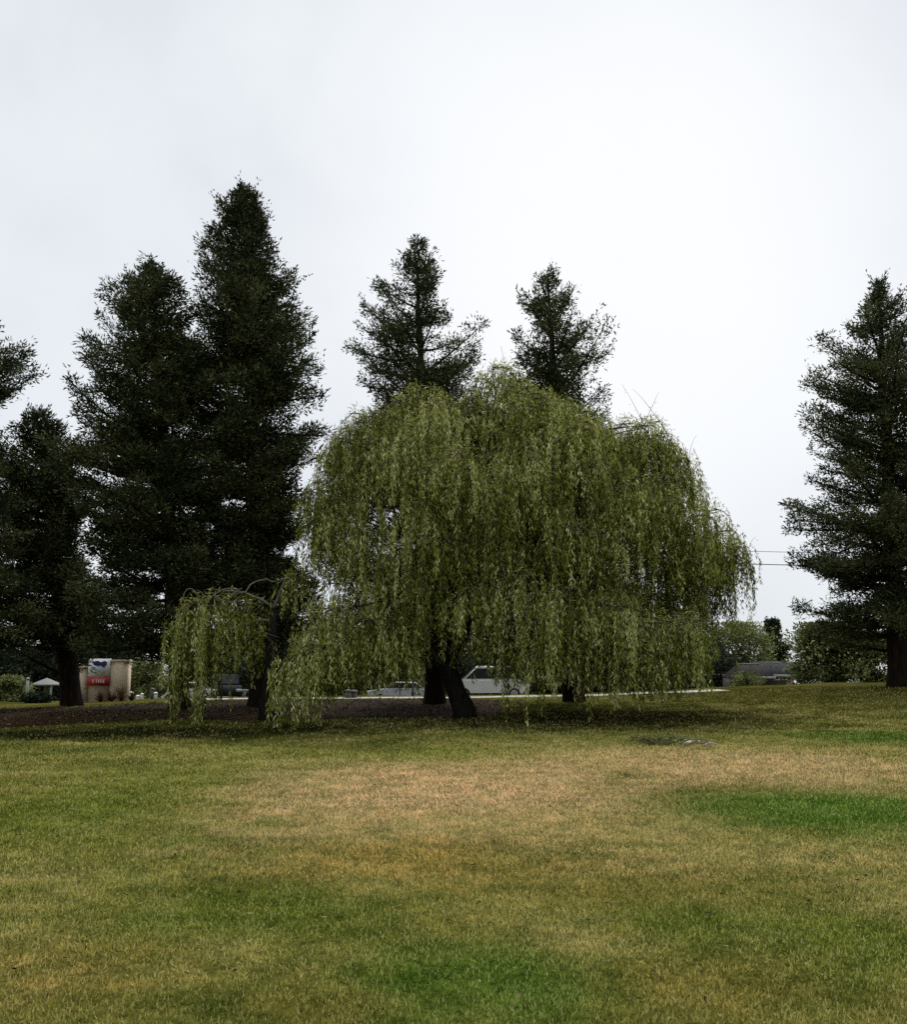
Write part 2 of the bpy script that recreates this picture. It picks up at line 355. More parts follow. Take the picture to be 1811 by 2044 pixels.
# ------------------------------------------------------------------ redwoods
def redwood(label, Y, base_px, top, left, right, crown_bottom, trunk_r, dens=1.0, leaf=1.0, sparse_top=0.55, trunk_vis=0.0):
    bx = at(base_px, 1342, Y)[0]; bz = zg(bx, Y)
    tp = at(top[0], top[1] + 13, Y)
    t = thing('redwood_tree', (bx, Y, bz), label, 'tree', 'tall dark redwoods')
    H = tp[2] - bz
    ax = lambda z: bx + (tp[0] - bx) * np.clip((z - bz) / H, 0, 1) ** 1.1
    ay = lambda z: Y + 0.0 * z
    # trunk
    zz = np.concatenate([[bz - 0.25, bz + 0.1, bz + 0.35, bz + 0.8, bz + 1.6], np.linspace(bz + 3, tp[2] - 0.1, 16)])
    rr = trunk_r * (1 - np.clip((zz - bz) / H, 0, 1)) ** 0.9 + 0.025
    rr[:5] = rr[5] * np.array([1.42, 1.30, 1.2, 1.12, 1.05])
    mb = MB(); wob = 0.05 * RNG.normal(size=(len(zz), 2)); wob[:6] = 0
    mb.tube(np.stack([ax(zz) + wob[:, 0], ay(zz) + wob[:, 1], zz], 1), rr, 16, flute=0.06)
    mb.build('trunk', M['bark_red'], t, smooth=True)
    lz = [at(p[1], p[0], Y)[2] for p in left][::-1]; lx = [at(p[1], p[0], Y)[0] for p in left][::-1]
    rz = [at(p[1], p[0], Y)[2] for p in right][::-1]; rx = [at(p[1], p[0], Y)[0] for p in right][::-1]
    zb = at(base_px, crown_bottom, Y)[2]
    limbs = MB(); fol = MB()
    nb = int((tp[2] - zb) * 15 * dens)
    ztips = zb + (tp[2] - zb) * (np.arange(nb) + RNG.random(nb)) / nb
    layer = RNG.random(200)
    for zt in ztips:
        u = (zt - zb) / (tp[2] - zb)
        phi = RNG.random() * 2 * PI; c, s = math.cos(phi), math.sin(phi)
        x0 = float(ax(zt))
        RL = max(0.12, x0 - float(np.interp(zt, lz, lx))); RR = max(0.12, float(np.interp(zt, rz, rx)) - x0)
        R = (RR if c > 0 else RL) * abs(c) + 0.5 * (RL + RR) * (1 - abs(c))
        clump = float(vnoise(zt * 0.9 + base_px, phi * 1.6))
        lo_ = max(0.0, 1 - u / 0.55); Lb = R * (0.64 + 0.20 * lo_ + (0.42 - 0.22 * lo_) * clump + 0.12 * RNG.random())
        if RNG.random() < 0.07 and u > .3: Lb *= 1.2 / max(abs(c), 0.72) ** 0.6
        Lb *= min(1.0, 0.3 + (1 - u) / 0.07)
        if RNG.random() < 0.14: Lb *= 0.6
        s1 = -0.25 + 0.85 * u + 0.25 * RNG.normal(); s2 = 0.12 + 0.25 * u * RNG.random()
        k = np.linspace(0, 1, 6)
        path = lambda q: np.stack([x0 + c * Lb * q, Y + s * Lb * q, zt - Lb * (s1 + s2) + Lb * (s1 * q + s2 * q * q)], -1)
        pz = path(k); pz[:, 0] += (ax(pz[:, 2]) - x0) * (1 - k); 
        limbs.tube(pz, np.linspace(0.02 + 0.018 * Lb, 0.012, 6), 5, rnd=0.5)
        n = int((34 + 84 * Lb) * (1 - (1 - sparse_top) * max(0, u - 0.3) / 0.7) * (0.75 + 0.5 * clump))
        q = 0.12 + 0.88 * RNG.random(n) ** 0.75
        # side twigs carry the sprays
        nt_ = max(4, int(5 * Lb) + 3)
        tw_q = np.linspace(0.15, 1, nt_); ti = RNG.integers(0, nt_, n); side = RNG.choice([-1, 1], n)
        ln = RNG.random(n) ** 0.8 * (0.34 * Lb * (1.05 - tw_q[ti]) + 0.22)
        P = path(tw_q[ti])
        ox, oy = -s, c
        P[:, 0] += (ox * side * 0.85 + c * 0.5) * ln; P[:, 1] += (oy * side * 0.85 + s * 0.5) * ln
        P[:, 2] += 0.12 * ln + 0.09 * RNG.normal(size=n)
        P[:, :2] += 0.05 * RNG.normal(size=(n, 2))
        D = np.stack([(ox * side * 0.6 + c * 0.6) + 0.5 * RNG.normal(size=n), (oy * side * 0.6 + s * 0.6) + 0.5 * RNG.normal(size=n), 0.15 + 0.45 * u + 0.45 * RNG.normal(size=n)], 1)
        fol.leaves(P, D, leaf * RNG.uniform(0.12, 0.25, n), leaf * RNG.uniform(0.034, 0.066, n), np.clip(0.25 + 0.5 * clump + 0.22 * RNG.normal(size=n), 0, 1))
        # rounded tufts that make the crown billow
        npf = int((2.1 + 2.6 * Lb) * (1.0 - 0.15 * u) + RNG.random())
        for _ in range(npf):
            qq = 0.3 + 0.72 * RNG.random(); cpt = path(np.array([qq]))[0]; lat = RNG.normal(0, 0.20 * Lb * (1.15 - qq) + 0.06)
            cpt = cpt + np.array([ox * lat, oy * lat, 0.1 + 0.12 * RNG.normal()]); pr = RNG.uniform(0.20, 0.42) * (0.75 + 0.25 * min(Lb, 2))
            m_ = int(16 + 60 * pr * (0.7 + 0.6 * RNG.random())); dv = RNG.normal(size=(m_, 3)); dv /= np.linalg.norm(dv, axis=1)[:, None]
            fol.leaves(cpt + dv * pr * (RNG.random(m_) ** 0.5)[:, None] * np.array([1, 1, 0.75]), dv + np.array([c * .4, s * .4, .35]) + 0.5 * RNG.normal(size=(m_, 3)), leaf * RNG.uniform(0.11, 0.23, m_), leaf * RNG.uniform(0.034, 0.066, m_), np.clip(0.25 + 0.5 * clump + 0.12 * RNG.normal() + 0.2 * RNG.normal(size=m_), 0, 1))
        # bare-ended upright sprigs that break the outline
        if RNG.random() < 0.5:
            m_ = 16; e = path(np.array([1.0]))[0]; dirv = np.array([c * 0.5, s * 0.5, 0.35 + 0.7 * u]) + 0.3 * RNG.normal(size=3)
            f = RNG.random(m_)[:, None]; ext = 0.35 + 0.25 * RNG.random()
            fol.leaves(e + dirv * ext * f + 0.05 * RNG.normal(size=(m_, 3)), dirv + 0.7 * RNG.normal(size=(m_, 3)), RNG.uniform(0.1, 0.2, m_), RNG.uniform(0.04, 0.07, m_), np.clip(0.4 + 0.25 * RNG.normal(size=m_), 0, 1))
    limbs.build('branches', M['bark_red'], t)
    fol.build('crown', M['redwood_leaf'], t)
    return t

redwood('tallest dark redwood, just left of the big weeping willow', 38, 522, (487, 365),
        [(365, 480), (400, 434), (430, 422), (480, 408), (530, 392), (560, 378), (620, 385), (700, 372), (800, 370), (900, 380), (1000, 390), (1100, 395), (1320, 405)],
        [(365, 494), (400, 520), (450, 527), (500, 548), (540, 575), (600, 612), (690, 630), (770, 624), (800, 652), (850, 675), (900, 662), (940, 570), (1000, 600), (1060, 610), (1105, 545), (1150, 620), (1200, 640), (1320, 630)], 1296, 0.42, dens=1.35, leaf=1.08)
redwood('redwood with a thin ragged top, directly left of the tallest redwood', 37, 362, (300, 515),
        [(515, 290), (540, 250), (600, 226), (650, 188), (675, 210), (705, 142), (740, 152), (775, 192), (805, 142), (835, 138), (875, 152), (905, 160), (950, 135), (1000, 148), (1050, 165), (1100, 160), (1200, 160), (1320, 165)],
        [(515, 308), (560, 350), (600, 388), (700, 425), (900, 430), (1100, 420), (1320, 410)], 1296, 0.38, dens=1.3, leaf=1.08)
redwood('blunt topped redwood with a reddish trunk beside the beige sign', 41, 146, (72, 812),
        [(812, 55), (850, 15), (900, -25), (1000, -50), (1320, -50)],
        [(812, 82), (842, 116), (872, 142), (902, 176), (950, 185), (1000, 160), (1100, 165), (1200, 190), (1320, 200)], 1292, 0.40, dens=1.4, leaf=1.08)
redwood('redwood cut off by the left edge with one bough reaching into view', 36, -125, (-112, 560),
        [(560, -120), (800, -230), (1320, -270)],
        [(560, -105), (620, -45), (665, -14), (692, 34), (720, 66), (755, 54), (785, 12), (810, -40), (880, -20), (1000, 30), (1320, 70)], 1310, 0.42, dens=1.2)
redwood('redwood with a lopsided bough on its right, first one rising behind the willow', 39, 868, (830, 475),
        [(475, 823), (500, 782), (540, 774), (575, 742), (620, 735), (655, 715), (745, 714), (800, 725), (900, 725), (1250, 745)],
        [(475, 838), (495, 860), (550, 872), (590, 868), (620, 890), (642, 958), (672, 970), (700, 958), (740, 938), (800, 930), (1250, 950)], 1270, 0.36, dens=0.78)
redwood('smaller pointed redwood rising behind the right half of the willow', 39, 1145, (1095, 532),
        [(532, 1090), (570, 1030), (620, 1033), (640, 1062), (652, 998), (682, 1006), (702, 1030), (800, 1005), (1250, 1040)],
        [(532, 1100), (580, 1130), (620, 1132), (640, 1168), (662, 1198), (702, 1207), (732, 1185), (748, 1234), (790, 1216), (820, 1200), (1250, 1190)], 1290, 0.36, dens=0.76)
redwood('lone tall redwood cut off by the right edge', 41, 1797, (1755, 552),
        [(552, 1758), (570, 1732), (600, 1749), (625, 1700), (645, 1702), (660, 1662), (690, 1626), (720, 1654), (750, 1624), (790, 1654), (850, 1612), (900, 1626), (950, 1614), (975, 1582), (1000, 1602), (1040, 1572), (1100, 1602), (1115, 1572), (1150, 1602), (1200, 1574), (1222, 1614), (1242, 1594), (1280, 1664)],
        [(552, 1766), (600, 1800), (700, 1850), (900, 1920), (1280, 1990)], 1270, 0.43, dens=1.05)

# ------------------------------------------------------------------ willows
def bez(a, c, b_, n=9):
    q = np.linspace(0, 1, n)[:, None]
    return (1 - q) ** 2 * a + 2 * q * (1 - q) * c + q * q * b_

def hang(fol, tw, starts, outs, lens, dens=36, zmin=None, lsz=1.0, tone=0.0, leafy=0.06):
    for p, o, L in zip(starts, outs, lens):
        if zmin is not None: L = min(L, p[2] - zmin(p[0], p[1]))
        if L < 0.25: continue
        sw = RNG.normal(0, 0.10, 2); kk = RNG.uniform(0.15, 0.4)
        def pos(s):
            e = kk * (1 - np.exp(-s / 0.35))
            return np.stack([p[0] + o[0] * e + sw[0] * s * 0.35 + 0.03 * np.sin(3 * s + sw[0] * 40), p[1] + o[1] * e + sw[1] * s * 0.35, p[2] - s + 0.12 * np.exp(-s / 0.2) - 0.12], -1)
        s = np.linspace(0, L, 6)
        if RNG.random() < 0.3:
            Pp = pos(s); w = np.linspace(0.010, 0.005, 6); a = RNG.random() * PI; sd = np.array([math.cos(a), math.sin(a), 0])
            V = np.concatenate([Pp - sd * w[:, None], Pp + sd * w[:, None]]); i = np.arange(5)
            tw.add(V, np.stack([i, i + 1, i + 7, i + 6], 1))
        n = int(L * dens); s = leafy + (L - leafy) * RNG.random(n) ** 0.9
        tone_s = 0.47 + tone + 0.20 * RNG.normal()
        D = np.stack([RNG.normal(0, 0.42, n), RNG.normal(0, 0.42, n), -np.ones(n)], 1)
        fol.leaves(pos(s) + RNG.normal(0, 0.035, (n, 3)), D, lsz * RNG.uniform(0.10, 0.21, n), lsz * RNG.uniform(0.022, 0.044, n), np.clip(tone_s + 0.25 * RNG.normal(size=n), 0, 1))

def dome(fol, tw, limbs, fork, px, py, Y, r, L, dens=1.0, limb_r=0.05, zmin=None, tone=0.0):
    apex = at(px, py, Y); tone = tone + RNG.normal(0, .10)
    ctrl = fork + 0.55 * (apex - fork); ctrl[2] = fork[2] + 0.8 * (apex[2] - fork[2]) + 0.25
    P = bez(fork, ctrl, apex - np.array([0, 0, 0.1])); P[1:-1] += 0.06 * RNG.normal(size=(7, 3))
    if RNG.random() < 0.5 or limb_r > .03: limbs.tube(P, np.linspace(limb_r * 1.5, limb_r * 0.4, 9), 6)
    nbr = int(5 + 4 * r); n = int((54 * r * r + 26 * r) * dens)
    per = max(1, n // nbr)
    for k in range(nbr):
        a = 2 * PI * (k + RNG.random()) / nbr; d = np.array([math.cos(a), math.sin(a)])
        rr = r * RNG.uniform(0.7, 1.1); q = np.linspace(0, 1, 6)
        pts = np.stack([apex[0] + d[0] * rr * q, apex[1] + d[1] * rr * q, apex[2] + rr * (0.22 * q - 0.8 * q * q) + 0.0 * q], 1)
        tw.tube(pts, np.linspace(0.016, 0.006, 6), 4)
        t = RNG.random(per) ** 0.6
        st = np.stack([apex[0] + d[0] * rr * t, apex[1] + d[1] * rr * t, apex[2] + rr * (0.22 * t - 0.8 * t * t)], 1) + RNG.normal(0, 0.13 + 0.1 * r, (per, 3)) * np.array([1, 1, 0.45])
        o = np.tile(d, (per, 1)) + RNG.normal(0, 0.28, (per, 2))
        ln = L * RNG.uniform(0.35, 1.08, per)
        hang(fol, tw, st, o, ln, zmin=zmin, tone=tone)
        # short upright shoots on top that feather the outline
        m_ = 14; tq = RNG.random(m_); Pp = np.stack([apex[0] + d[0] * rr * tq, apex[1] + d[1] * rr * tq, apex[2] + rr * (0.22 * tq - 0.8 * tq * tq) + 0.34 * RNG.random(m_) ** 2], 1)
        fol.leaves(Pp, np.stack([RNG.normal(size=m_), RNG.normal(size=m_), RNG.normal(0.3, 0.8, m_)], 1), RNG.uniform(0.1, 0.18, m_), RNG.uniform(0.02, 0.035, m_), np.clip(0.6 + 0.2 * RNG.normal(size=m_), 0, 1))

def big_willow():
    b0 = ground_hit(928, 1432); Yb = b0[1]
    t = thing('weeping_willow', (b0[0], b0[1], zg(b0[0], b0[1])), 'big weeping willow with a broad hanging crown in the middle of the lawn', 'tree')
    tr = MB(); fol = MB(); tw = MB(); limbs = MB()
    f1 = at(893, 1330, Yb + 0.1); f2 = at(900, 1180, Yb + 0.3); f3 = at(925, 1050, Yb + 0.6); f4 = at(950, 900, Yb + 0.8)
    base = b0.copy(); base[2] -= 0.25
    ctrlp = np.array([base, at(926, 1415, Yb), at(910, 1380, Yb), f1, at(893, 1260, Yb + 0.2), f2, at(915, 1110, Yb + .5), f3, f4])
    tr.tube(ctrlp, [0.46, 0.36, 0.31, 0.29, 0.29, 0.26, 0.22, 0.18, 0.08], 14, flute=0.06)
    # second leader from the fork
    tr.tube(np.array([f1, at(925, 1270, Yb - 0.2), at(938, 1180, Yb - 0.5), at(960, 1080, Yb - 0.8), at(1010, 980, Yb - 1)]), [0.24, 0.2, 0.17, 0.13, 0.06], 12, flute=0.05)
    tr.tube(np.array([at(893, 1290, Yb), at(868, 1210, Yb - 0.4), at(850, 1120, Yb - 0.6), at(800, 1010, Yb - 0.8)]), [0.18, 0.15, 0.12, 0.05], 10, flute=0.05)
    tr.build('trunk', M['bark_dark'], t, smooth=True)
    zm = lambda x, y: zg(x, y) + 0.12
    TX = [600, 620, 650, 672, 705, 790, 830, 870, 915, 950, 1000, 1050, 1100, 1160, 1230, 1285, 1325, 1358, 1380, 1398, 1435, 1465, 1490]
    TYp = [1000, 960, 935, 870, 812, 800, 768, 760, 830, 748, 722, 752, 782, 810, 842, 824, 842, 892, 945, 1005, 1012, 1060, 1130]
    top_y = lambda x: np.interp(x, TX, TYp)
    bot_y = lambda x: np.interp(x, [600, 650, 700, 760, 1000, 1430, 1445, 1500], [1110, 1130, 1240, 1290, 1320, 1320, 1190, 1165])
    holes = [(900, 1240, 50, 150, .85), (1368, 1172, 80, 56, .92), (752, 1180, 42, 36, .85), (1010, 1180, 60, 60, .4), (640, 1110, 40, 40, .9), (1040, 1200, 55, 100, .62), (1190, 1120, 30, 40, .6), (1120, 960, 26, 36, .6), (790, 960, 26, 36, .6), (915, 800, 26, 45, .9), (1250, 850, 30, 30, .6)]
    domes = []
    xs_ = np.array(TX[1:-1], float)
    for x in np.arange(622, 1492, 15.0):       # the outline
        x = x + RNG.uniform(-5, 5); r = RNG.uniform(.32, .62); y = top_y(x) + RNG.uniform(4, 26)
        off = 2.0 * RNG.normal()
        domes.append((x, y, 34.8 + off * .6, r, RNG.uniform(.9, 2.2), 1.0 if 690 < x < 1240 else .62))
    cnt = 0
    while cnt < 185:
        x = RNG.uniform(612, 1488); y0 = top_y(x) + 22; y1 = bot_y(x) - 45
        if y1 <= y0: continue
        y = RNG.uniform(y0, y1)
        if RNG.random() > (y1 - y0) / 560: continue
        skip = False
        for hx, hy, hw, hh, pr in holes:
            if ((x - hx) / hw) ** 2 + ((y - hy) / hh) ** 2 < 1 and RNG.random() < pr: skip = True
        if skip: continue
        u_ = (x - 1050) / 445; v_ = min(0, (y - 1080) / 370)
        dep = math.sqrt(max(0.02, 1 - u_ * u_ - v_ * v_))
        Y = 35.2 - 5.0 * dep + RNG.random() ** 1.6 * 3.0
        L = min(RNG.uniform(1.0, 2.5), (bot_y(x) - y) * Y / FPX * RNG.uniform(.8, 1.1) + .3)
        for hx, hy, hw, hh, pr in holes[:3]:   # do not hang over the dark openings
            if abs(x - hx) < hw * .8 and y < hy and RNG.random() < .75: L = min(L, max(.5, (hy - hh * .4 - y) * Y / FPX))
        fl_ = min(1.0, (x - 610) / 130, (1488 - x) / 140); domes.append((x, y, Y, RNG.uniform(.45, .95) * (.55 + .45 * max(0, fl_)), L, 1.0)); cnt += 1
    for k in range(45):                         # the far side and the inside
        x = RNG.uniform(680, 1440); y = RNG.uniform(top_y(x) + 40, 1190)
        if abs(x - 752) < 45 and y > 1080: continue
        if abs(x - 1368) < 85 and y > 1050: continue
        domes.append((x, y, RNG.uniform(35, 38.5), RNG.uniform(.6, 1.1), RNG.uniform(1.2, 2.4), .6))
    for (px, py, Y, r, L, dn) in domes:
        fk = f3 if py < 900 else f2
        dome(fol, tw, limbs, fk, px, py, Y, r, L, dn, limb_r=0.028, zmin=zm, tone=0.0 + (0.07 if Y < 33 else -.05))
    # far side behind the opening on the right, shade painted as darker leaf tone
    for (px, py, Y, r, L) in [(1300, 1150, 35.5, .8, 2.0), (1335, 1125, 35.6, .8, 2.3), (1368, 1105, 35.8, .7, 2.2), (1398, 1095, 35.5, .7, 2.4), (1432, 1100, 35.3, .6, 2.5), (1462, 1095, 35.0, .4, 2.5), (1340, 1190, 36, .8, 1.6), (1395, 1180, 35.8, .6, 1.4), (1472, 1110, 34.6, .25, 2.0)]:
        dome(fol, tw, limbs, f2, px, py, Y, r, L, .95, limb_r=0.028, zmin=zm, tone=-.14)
    low = [(635, 1285, 30.5, .95, 1.3, 1.1), (587, 1308, 30.2, 0.45, 2.4, 1.4), (600, 1300, 30.4, .5, 1.9, 1.2), (730, 1235, 31, 1.0, 1.7, 1), (690, 1255, 30.8, .7, 1.5, 1), (665, 1165, 33, 0.6, 1.7, .9), (597, 1140, 34.5, 0.4, 1.3, 1), (790, 1240, 31.2, .7, 1.7, .9), (1040, 1285, 30.0, 0.25, 2.6, .9), (1072, 1300, 30.0, 0.25, 2.3, .9), (1165, 1300, 30.2, .15, 1.9, .7), (1240, 1300, 30.2, .15, 1.9, .7), (1385, 1266, 30.4, 0.35, 1.4, 1.3), (1362, 1242, 30.8, 0.45, 1.6, 1.2), (1310, 1300, 30.2, .2, 1.6, .8)]
    for k in range(28):
        x = 1030 + 355 * (k + RNG.random()) / 28; y = RNG.uniform(1150, 1310) if x < 1270 else RNG.uniform(1228, 1310)
        Y = RNG.uniform(30.0, 32.5); low.append((x, y, Y, RNG.uniform(.4, .8), ((1368 if abs(x - 1143) > 34 else 1285) + RNG.uniform(-28, 18) - y) * Y / FPX - .08, 1.0))
    for k in range(11):
        x = RNG.uniform(935, 1040); y = RNG.uniform(1090, 1250); Y = RNG.uniform(30.8, 33.5); low.append((x, y, Y, RNG.uniform(.3, .55), (1335 + RNG.uniform(-45, 25) - y) * Y / FPX - .2, .8))
    for k in range(14):
        x = RNG.uniform(600, 840); y = RNG.uniform(1200, 1300); Y = RNG.uniform(30.5, 33); low.append((x, y, Y, RNG.uniform(.4, .7), (1362 + RNG.uniform(-25, 20) - y) * Y / FPX - .3, .9))
    for (px, py, Y, r, L, dn) in low:
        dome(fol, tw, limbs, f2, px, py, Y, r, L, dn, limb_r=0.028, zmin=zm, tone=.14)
    # stray bare twigs above the outline
    for a, b_ in (((1262, 800), (1240, 765)), ((1300, 800), (1316, 782)), ((1290, 795), (1262, 776)), ((1372, 880), (1392, 868)), ((1490, 1080), (1510, 1072)), ((1488, 1235), (1506, 1205)), ((1490, 1240), (1512, 1222)), ((1010, 720), (1000, 690)), ((905, 1085), (880, 1050))):
        p, q = at(a[0] - (b_[0] - a[0]) * 1.6 * (a[0] < 1360), a[1] + 75, 34.6), at(*b_, 34.3); mdl = at(a[0], a[1], 34.4)
        mdl = mdl + RNG.normal(0, .12, 3); tw.tube(bez(p, mdl, q, 8), np.linspace(0.011, 0.003, 8), 4)
        n = 10; f = RNG.random(n)[:, None]
        fol.leaves(p + (q - p) * f + RNG.normal(0, 0.05, (n, 3)), RNG.normal(size=(n, 3)), RNG.uniform(0.08, 0.14, n), RNG.uniform(0.02, 0.03, n), 0.5)
    # bare twiggy wood showing inside the crown
    for k in range(60):
        p = at(RNG.uniform(880, 1130), RNG.uniform(1080, 1300), RNG.uniform(31, 34)); d = RNG.normal(size=3) * np.array([.5, .3, .2]) - np.array([0, 0, 0.5])
        tw.tube(bez(p, p + d * 0.3 + np.array([0, 0, .2]), p + d * RNG.uniform(.6, 1.5), 6), np.linspace(0.016, 0.006, 6), 4)
    limbs.build('branches', M['bark_dark'], t, smooth=True)
    c = fol.build('crown', M['willow_leaf'], t)
    tw.build('twigs', M['twig'], t)
big_willow()

def small_willow():
    b0 = ground_hit(538, 1436); Yb = b0[1]
    t = thing('weeping_willow', (b0[0], b0[1], zg(b0[0], b0[1])), 'small weeping willow with a bare arched bough hanging to the left', 'tree')
    tr = MB(); fol = MB(); tw = MB(); limbs = MB()
    base = b0 - np.array([0, 0, 0.25])
    tr.tube(np.array([base, at(537, 1415, Yb), at(536, 1380, Yb), at(540, 1300, Yb), at(547, 1212, Yb)]), [0.44, 0.32, 0.27, 0.2, 0.06], 12, flute=0.07)
    tr.build('trunk', M['bark_dark'], t, smooth=True)
    zm = lambda x, y: zg(x, y) + 0.1
    arc = np.array([at(547, 1214, Yb), at(530, 1200, Yb - .15), at(505, 1188, Yb - .3), at(478, 1182, Yb - .5), at(445, 1184, Yb - .7), at(410, 1192, Yb - .9), at(380, 1205, Yb - 1), at(352, 1228, Yb - 1.1)])
    arc[1:] += 0.035 * RNG.normal(size=(7, 3))
    limbs.tube(arc, [0.05, 0.038, 0.031, 0.027, 0.022, 0.017, 0.012, 0.008], 7, flute=.08)
    for k in range(16):
        p = arc[RNG.integers(1, 7)] + RNG.normal(0, .03, 3); d = np.array([RNG.normal(-.12, .22), RNG.normal(0, .2), RNG.uniform(-.15, .22)])
        tw.tube(bez(p, p + d * .6 + np.array([0, 0, .08]), p + d + np.array([0, 0, -.12]), 6), np.linspace(.012, .004, 6), 4)
    limbs.tube(bez(arc[3], arc[3] + np.array([-.3, -.2, .22]), arc[3] + np.array([-.75, -.4, -.05]), 7), np.linspace(.022, .008, 7), 5)
    limbs.tube(bez(arc[1], arc[1] + np.array([-.15, .1, .25]), arc[1] + np.array([-.6, .2, .12]), 7), np.linspace(.022, .008, 7), 5)
    limbs.tube(bez(at(547, 1214, Yb), at(556, 1185, Yb), at(572, 1150, Yb), 6), np.linspace(0.045, 0.02, 6), 6)
    limbs.tube(bez(at(540, 1240, Yb), at(510, 1230, Yb), at(480, 1255, Yb - .4), 6), np.linspace(0.05, 0.02, 6), 6)
    limbs.tube(bez(at(400, 1195, Yb - 1), at(372, 1150, Yb - 1), at(362, 1205, Yb - 1.1), 10), np.linspace(0.02, 0.012, 10), 5)
    tw.tube(bez(at(500, 1225, Yb - .2), at(545, 1190, Yb - .1), at(580, 1160, Yb - .2), 12), np.linspace(.012, .006, 12), 4)   # slender shoot joining the right hand clump
    for k in range(26):
        p = at(RNG.uniform(455, 545), RNG.uniform(1200, 1290), Yb + RNG.uniform(-.6, .3)); d = RNG.normal(size=3) * np.array([.5, .3, .25]) - np.array([.1, 0, .3])
        tw.tube(bez(p, p + d * .4 + np.array([0, 0, .12]), p + d, 6), np.linspace(0.014, 0.005, 6), 4)
    fork = at(478, 1184, Yb - .5)
    for (px, py, dY, r, L, dn, tone) in [(366, 1216, -1.1, 0.36, 2.7, 1.2, .08), (392, 1200, -1, 0.5, 2.9, 1.0, .08), (425, 1194, -.8, 0.55, 2.3, 1.2, .05), (465, 1192, -.5, 0.55, 2.0, 1.1, -.03), (502, 1205, -.3, 0.5, 1.8, 1.0, -.10), (575, 1155, -.2, .35, .8, .8, -.1), (525, 1270, -.2, .35, 1.2, .8, -.1), (400, 1235, -.2, .7, 2.5, .9, -.08)]:
        dome(fol, tw, limbs, fork, px, py, Yb + dY, r, L, dn, limb_r=0.02, zmin=zm, tone=tone)
    # long tails that almost brush the mulch
    for px in (352, 358, 400, 406, 410):
        p = at(px, 1300, Yb - 1.0); hang(fol, tw, [p] * 4, RNG.normal(0, .4, (4, 2)), [2.2] * 4, zmin=zm, tone=.1)
    limbs.build('branches', M['branch_pale'], t, smooth=True)
    fol.build('crown', M['willow_leaf'], t); tw.build('twigs', M['twig'], t)
small_willow()

# ------------------------------------------------------------------ shrubs and distant trees
def bushy(name, label, cat, px, py_top, py_bot, hw, Y, mat, group=None, n=6000, lsz=1.0, trunk=True, conic=False):
    top = at(px, py_top, Y); bx = top[0]; bz = zg(bx, Y); zb = max(bz + 0.05, at(px, py_bot, Y)[2]); rx = hw * Y / FPX
    t = thing(name, (bx, Y, bz), label, cat, group)
    H = top[2] - zb
    mb = MB()
    zs = np.linspace(bz - 0.15, zb + 0.6 * H, 6)
    mb.tube(np.stack([bx + 0.06 * RNG.normal(size=6) * rx, Y + 0 * zs, zs], 1), np.linspace(0.06 * rx + 0.05, 0.02, 6), 8, flute=.06)
    for k in range(7):
        a = RNG.random() * 2 * PI; z0 = zb + 0.15 * H * RNG.random(); e = np.array([bx + rx * .7 * math.cos(a), Y + rx * .7 * math.sin(a), zb + H * RNG.uniform(.35, .8)])
        mb.tube(bez(np.array([bx, Y, z0]), np.array([bx, Y, e[2]]), e, 6), np.linspace(0.035 * rx + .02, 0.01, 6), 5)
    mb.build('trunk', M['bark_dark'], t)
    f = MB(); nc = int(26 + 10 * rx)
    for k in range(nc):
        u = RNG.random(); a = RNG.random() * 2 * PI
        env = (1 - u) ** 0.8 if conic else math.sqrt(max(0.05, 1 - (2 * u - 0.75) ** 2 / 1.6)) 
        rr = env * rx * math.sqrt(RNG.random()) * 0.9
        c = np.array([bx + rr * math.cos(a), Y + rr * math.sin(a), zb + H * (0.04 + 0.9 * u)])
        m = n // nc; cr = (0.16 if conic else 0.27) * rx * RNG.uniform(.6, 1.3)
        P = c + RNG.normal(size=(m, 3)) * np.array([cr, cr, min(cr * .7, .22 * H)]) * 0.7
        P = P[P[:, 2] > bz + 0.05]; m = len(P)
        P[:, 2] = np.minimum(P[:, 2], top[2] + 0.1 * RNG.random(m))
        tone = 0.45 + 0.2 * RNG.normal()
        D = P - np.array([bx, Y, zb + .3 * H]); D = D / (np.linalg.norm(D, axis=1)[:, None] + .1) + 0.8 * RNG.normal(size=(m, 3))
        f.leaves(P, D, lsz * RNG.uniform(.12, .26, m), lsz * RNG.uniform(.06, .12, m), np.clip(tone + .2 * RNG.normal(size=m), 0, 1))
    f.build('crown', mat, t)
    return t

G1 = 'shrubs and small trees along the street'
# right hand side
bushy('broadleaf_tree', 'light green bushy tree right of the grey roofed house', 'tree', 1648, 1248, 1362, 72, 55, M['shrub_leaf'], G1, n=15000, lsz=1.1)
bushy('broadleaf_tree', 'light green bushy tree close to the trunk of the right hand redwood', 'tree', 1728, 1268, 1362, 64, 54, M['shrub_leaf'], G1, n=12000, lsz=1.1)
bushy('broadleaf_tree', 'green tree behind the left end of the grey roof', 'tree', 1468, 1246, 1350, 78, 118, M['shrub_leaf'], G1, n=12000, lsz=1.8)
bushy('conifer_tree', 'small dark conifer behind the ridge of the grey roof', 'tree', 1541, 1232, 1350, 42, 122, M['dark_leaf'], G1, n=12000, lsz=2.0, conic=True)
bushy('broadleaf_tree', 'wide dark tree at the right edge behind the lone redwood', 'tree', 1860, 1255, 1370, 90, 70, M['dark_leaf'], G1, n=6000, lsz=1.2)
bushy('shrub', 'low shrub against the dark wall of the grey roofed house', 'shrub', 1492, 1343, 1368, 30, 92, M['shrub_leaf'], G1, n=2500, lsz=.9)
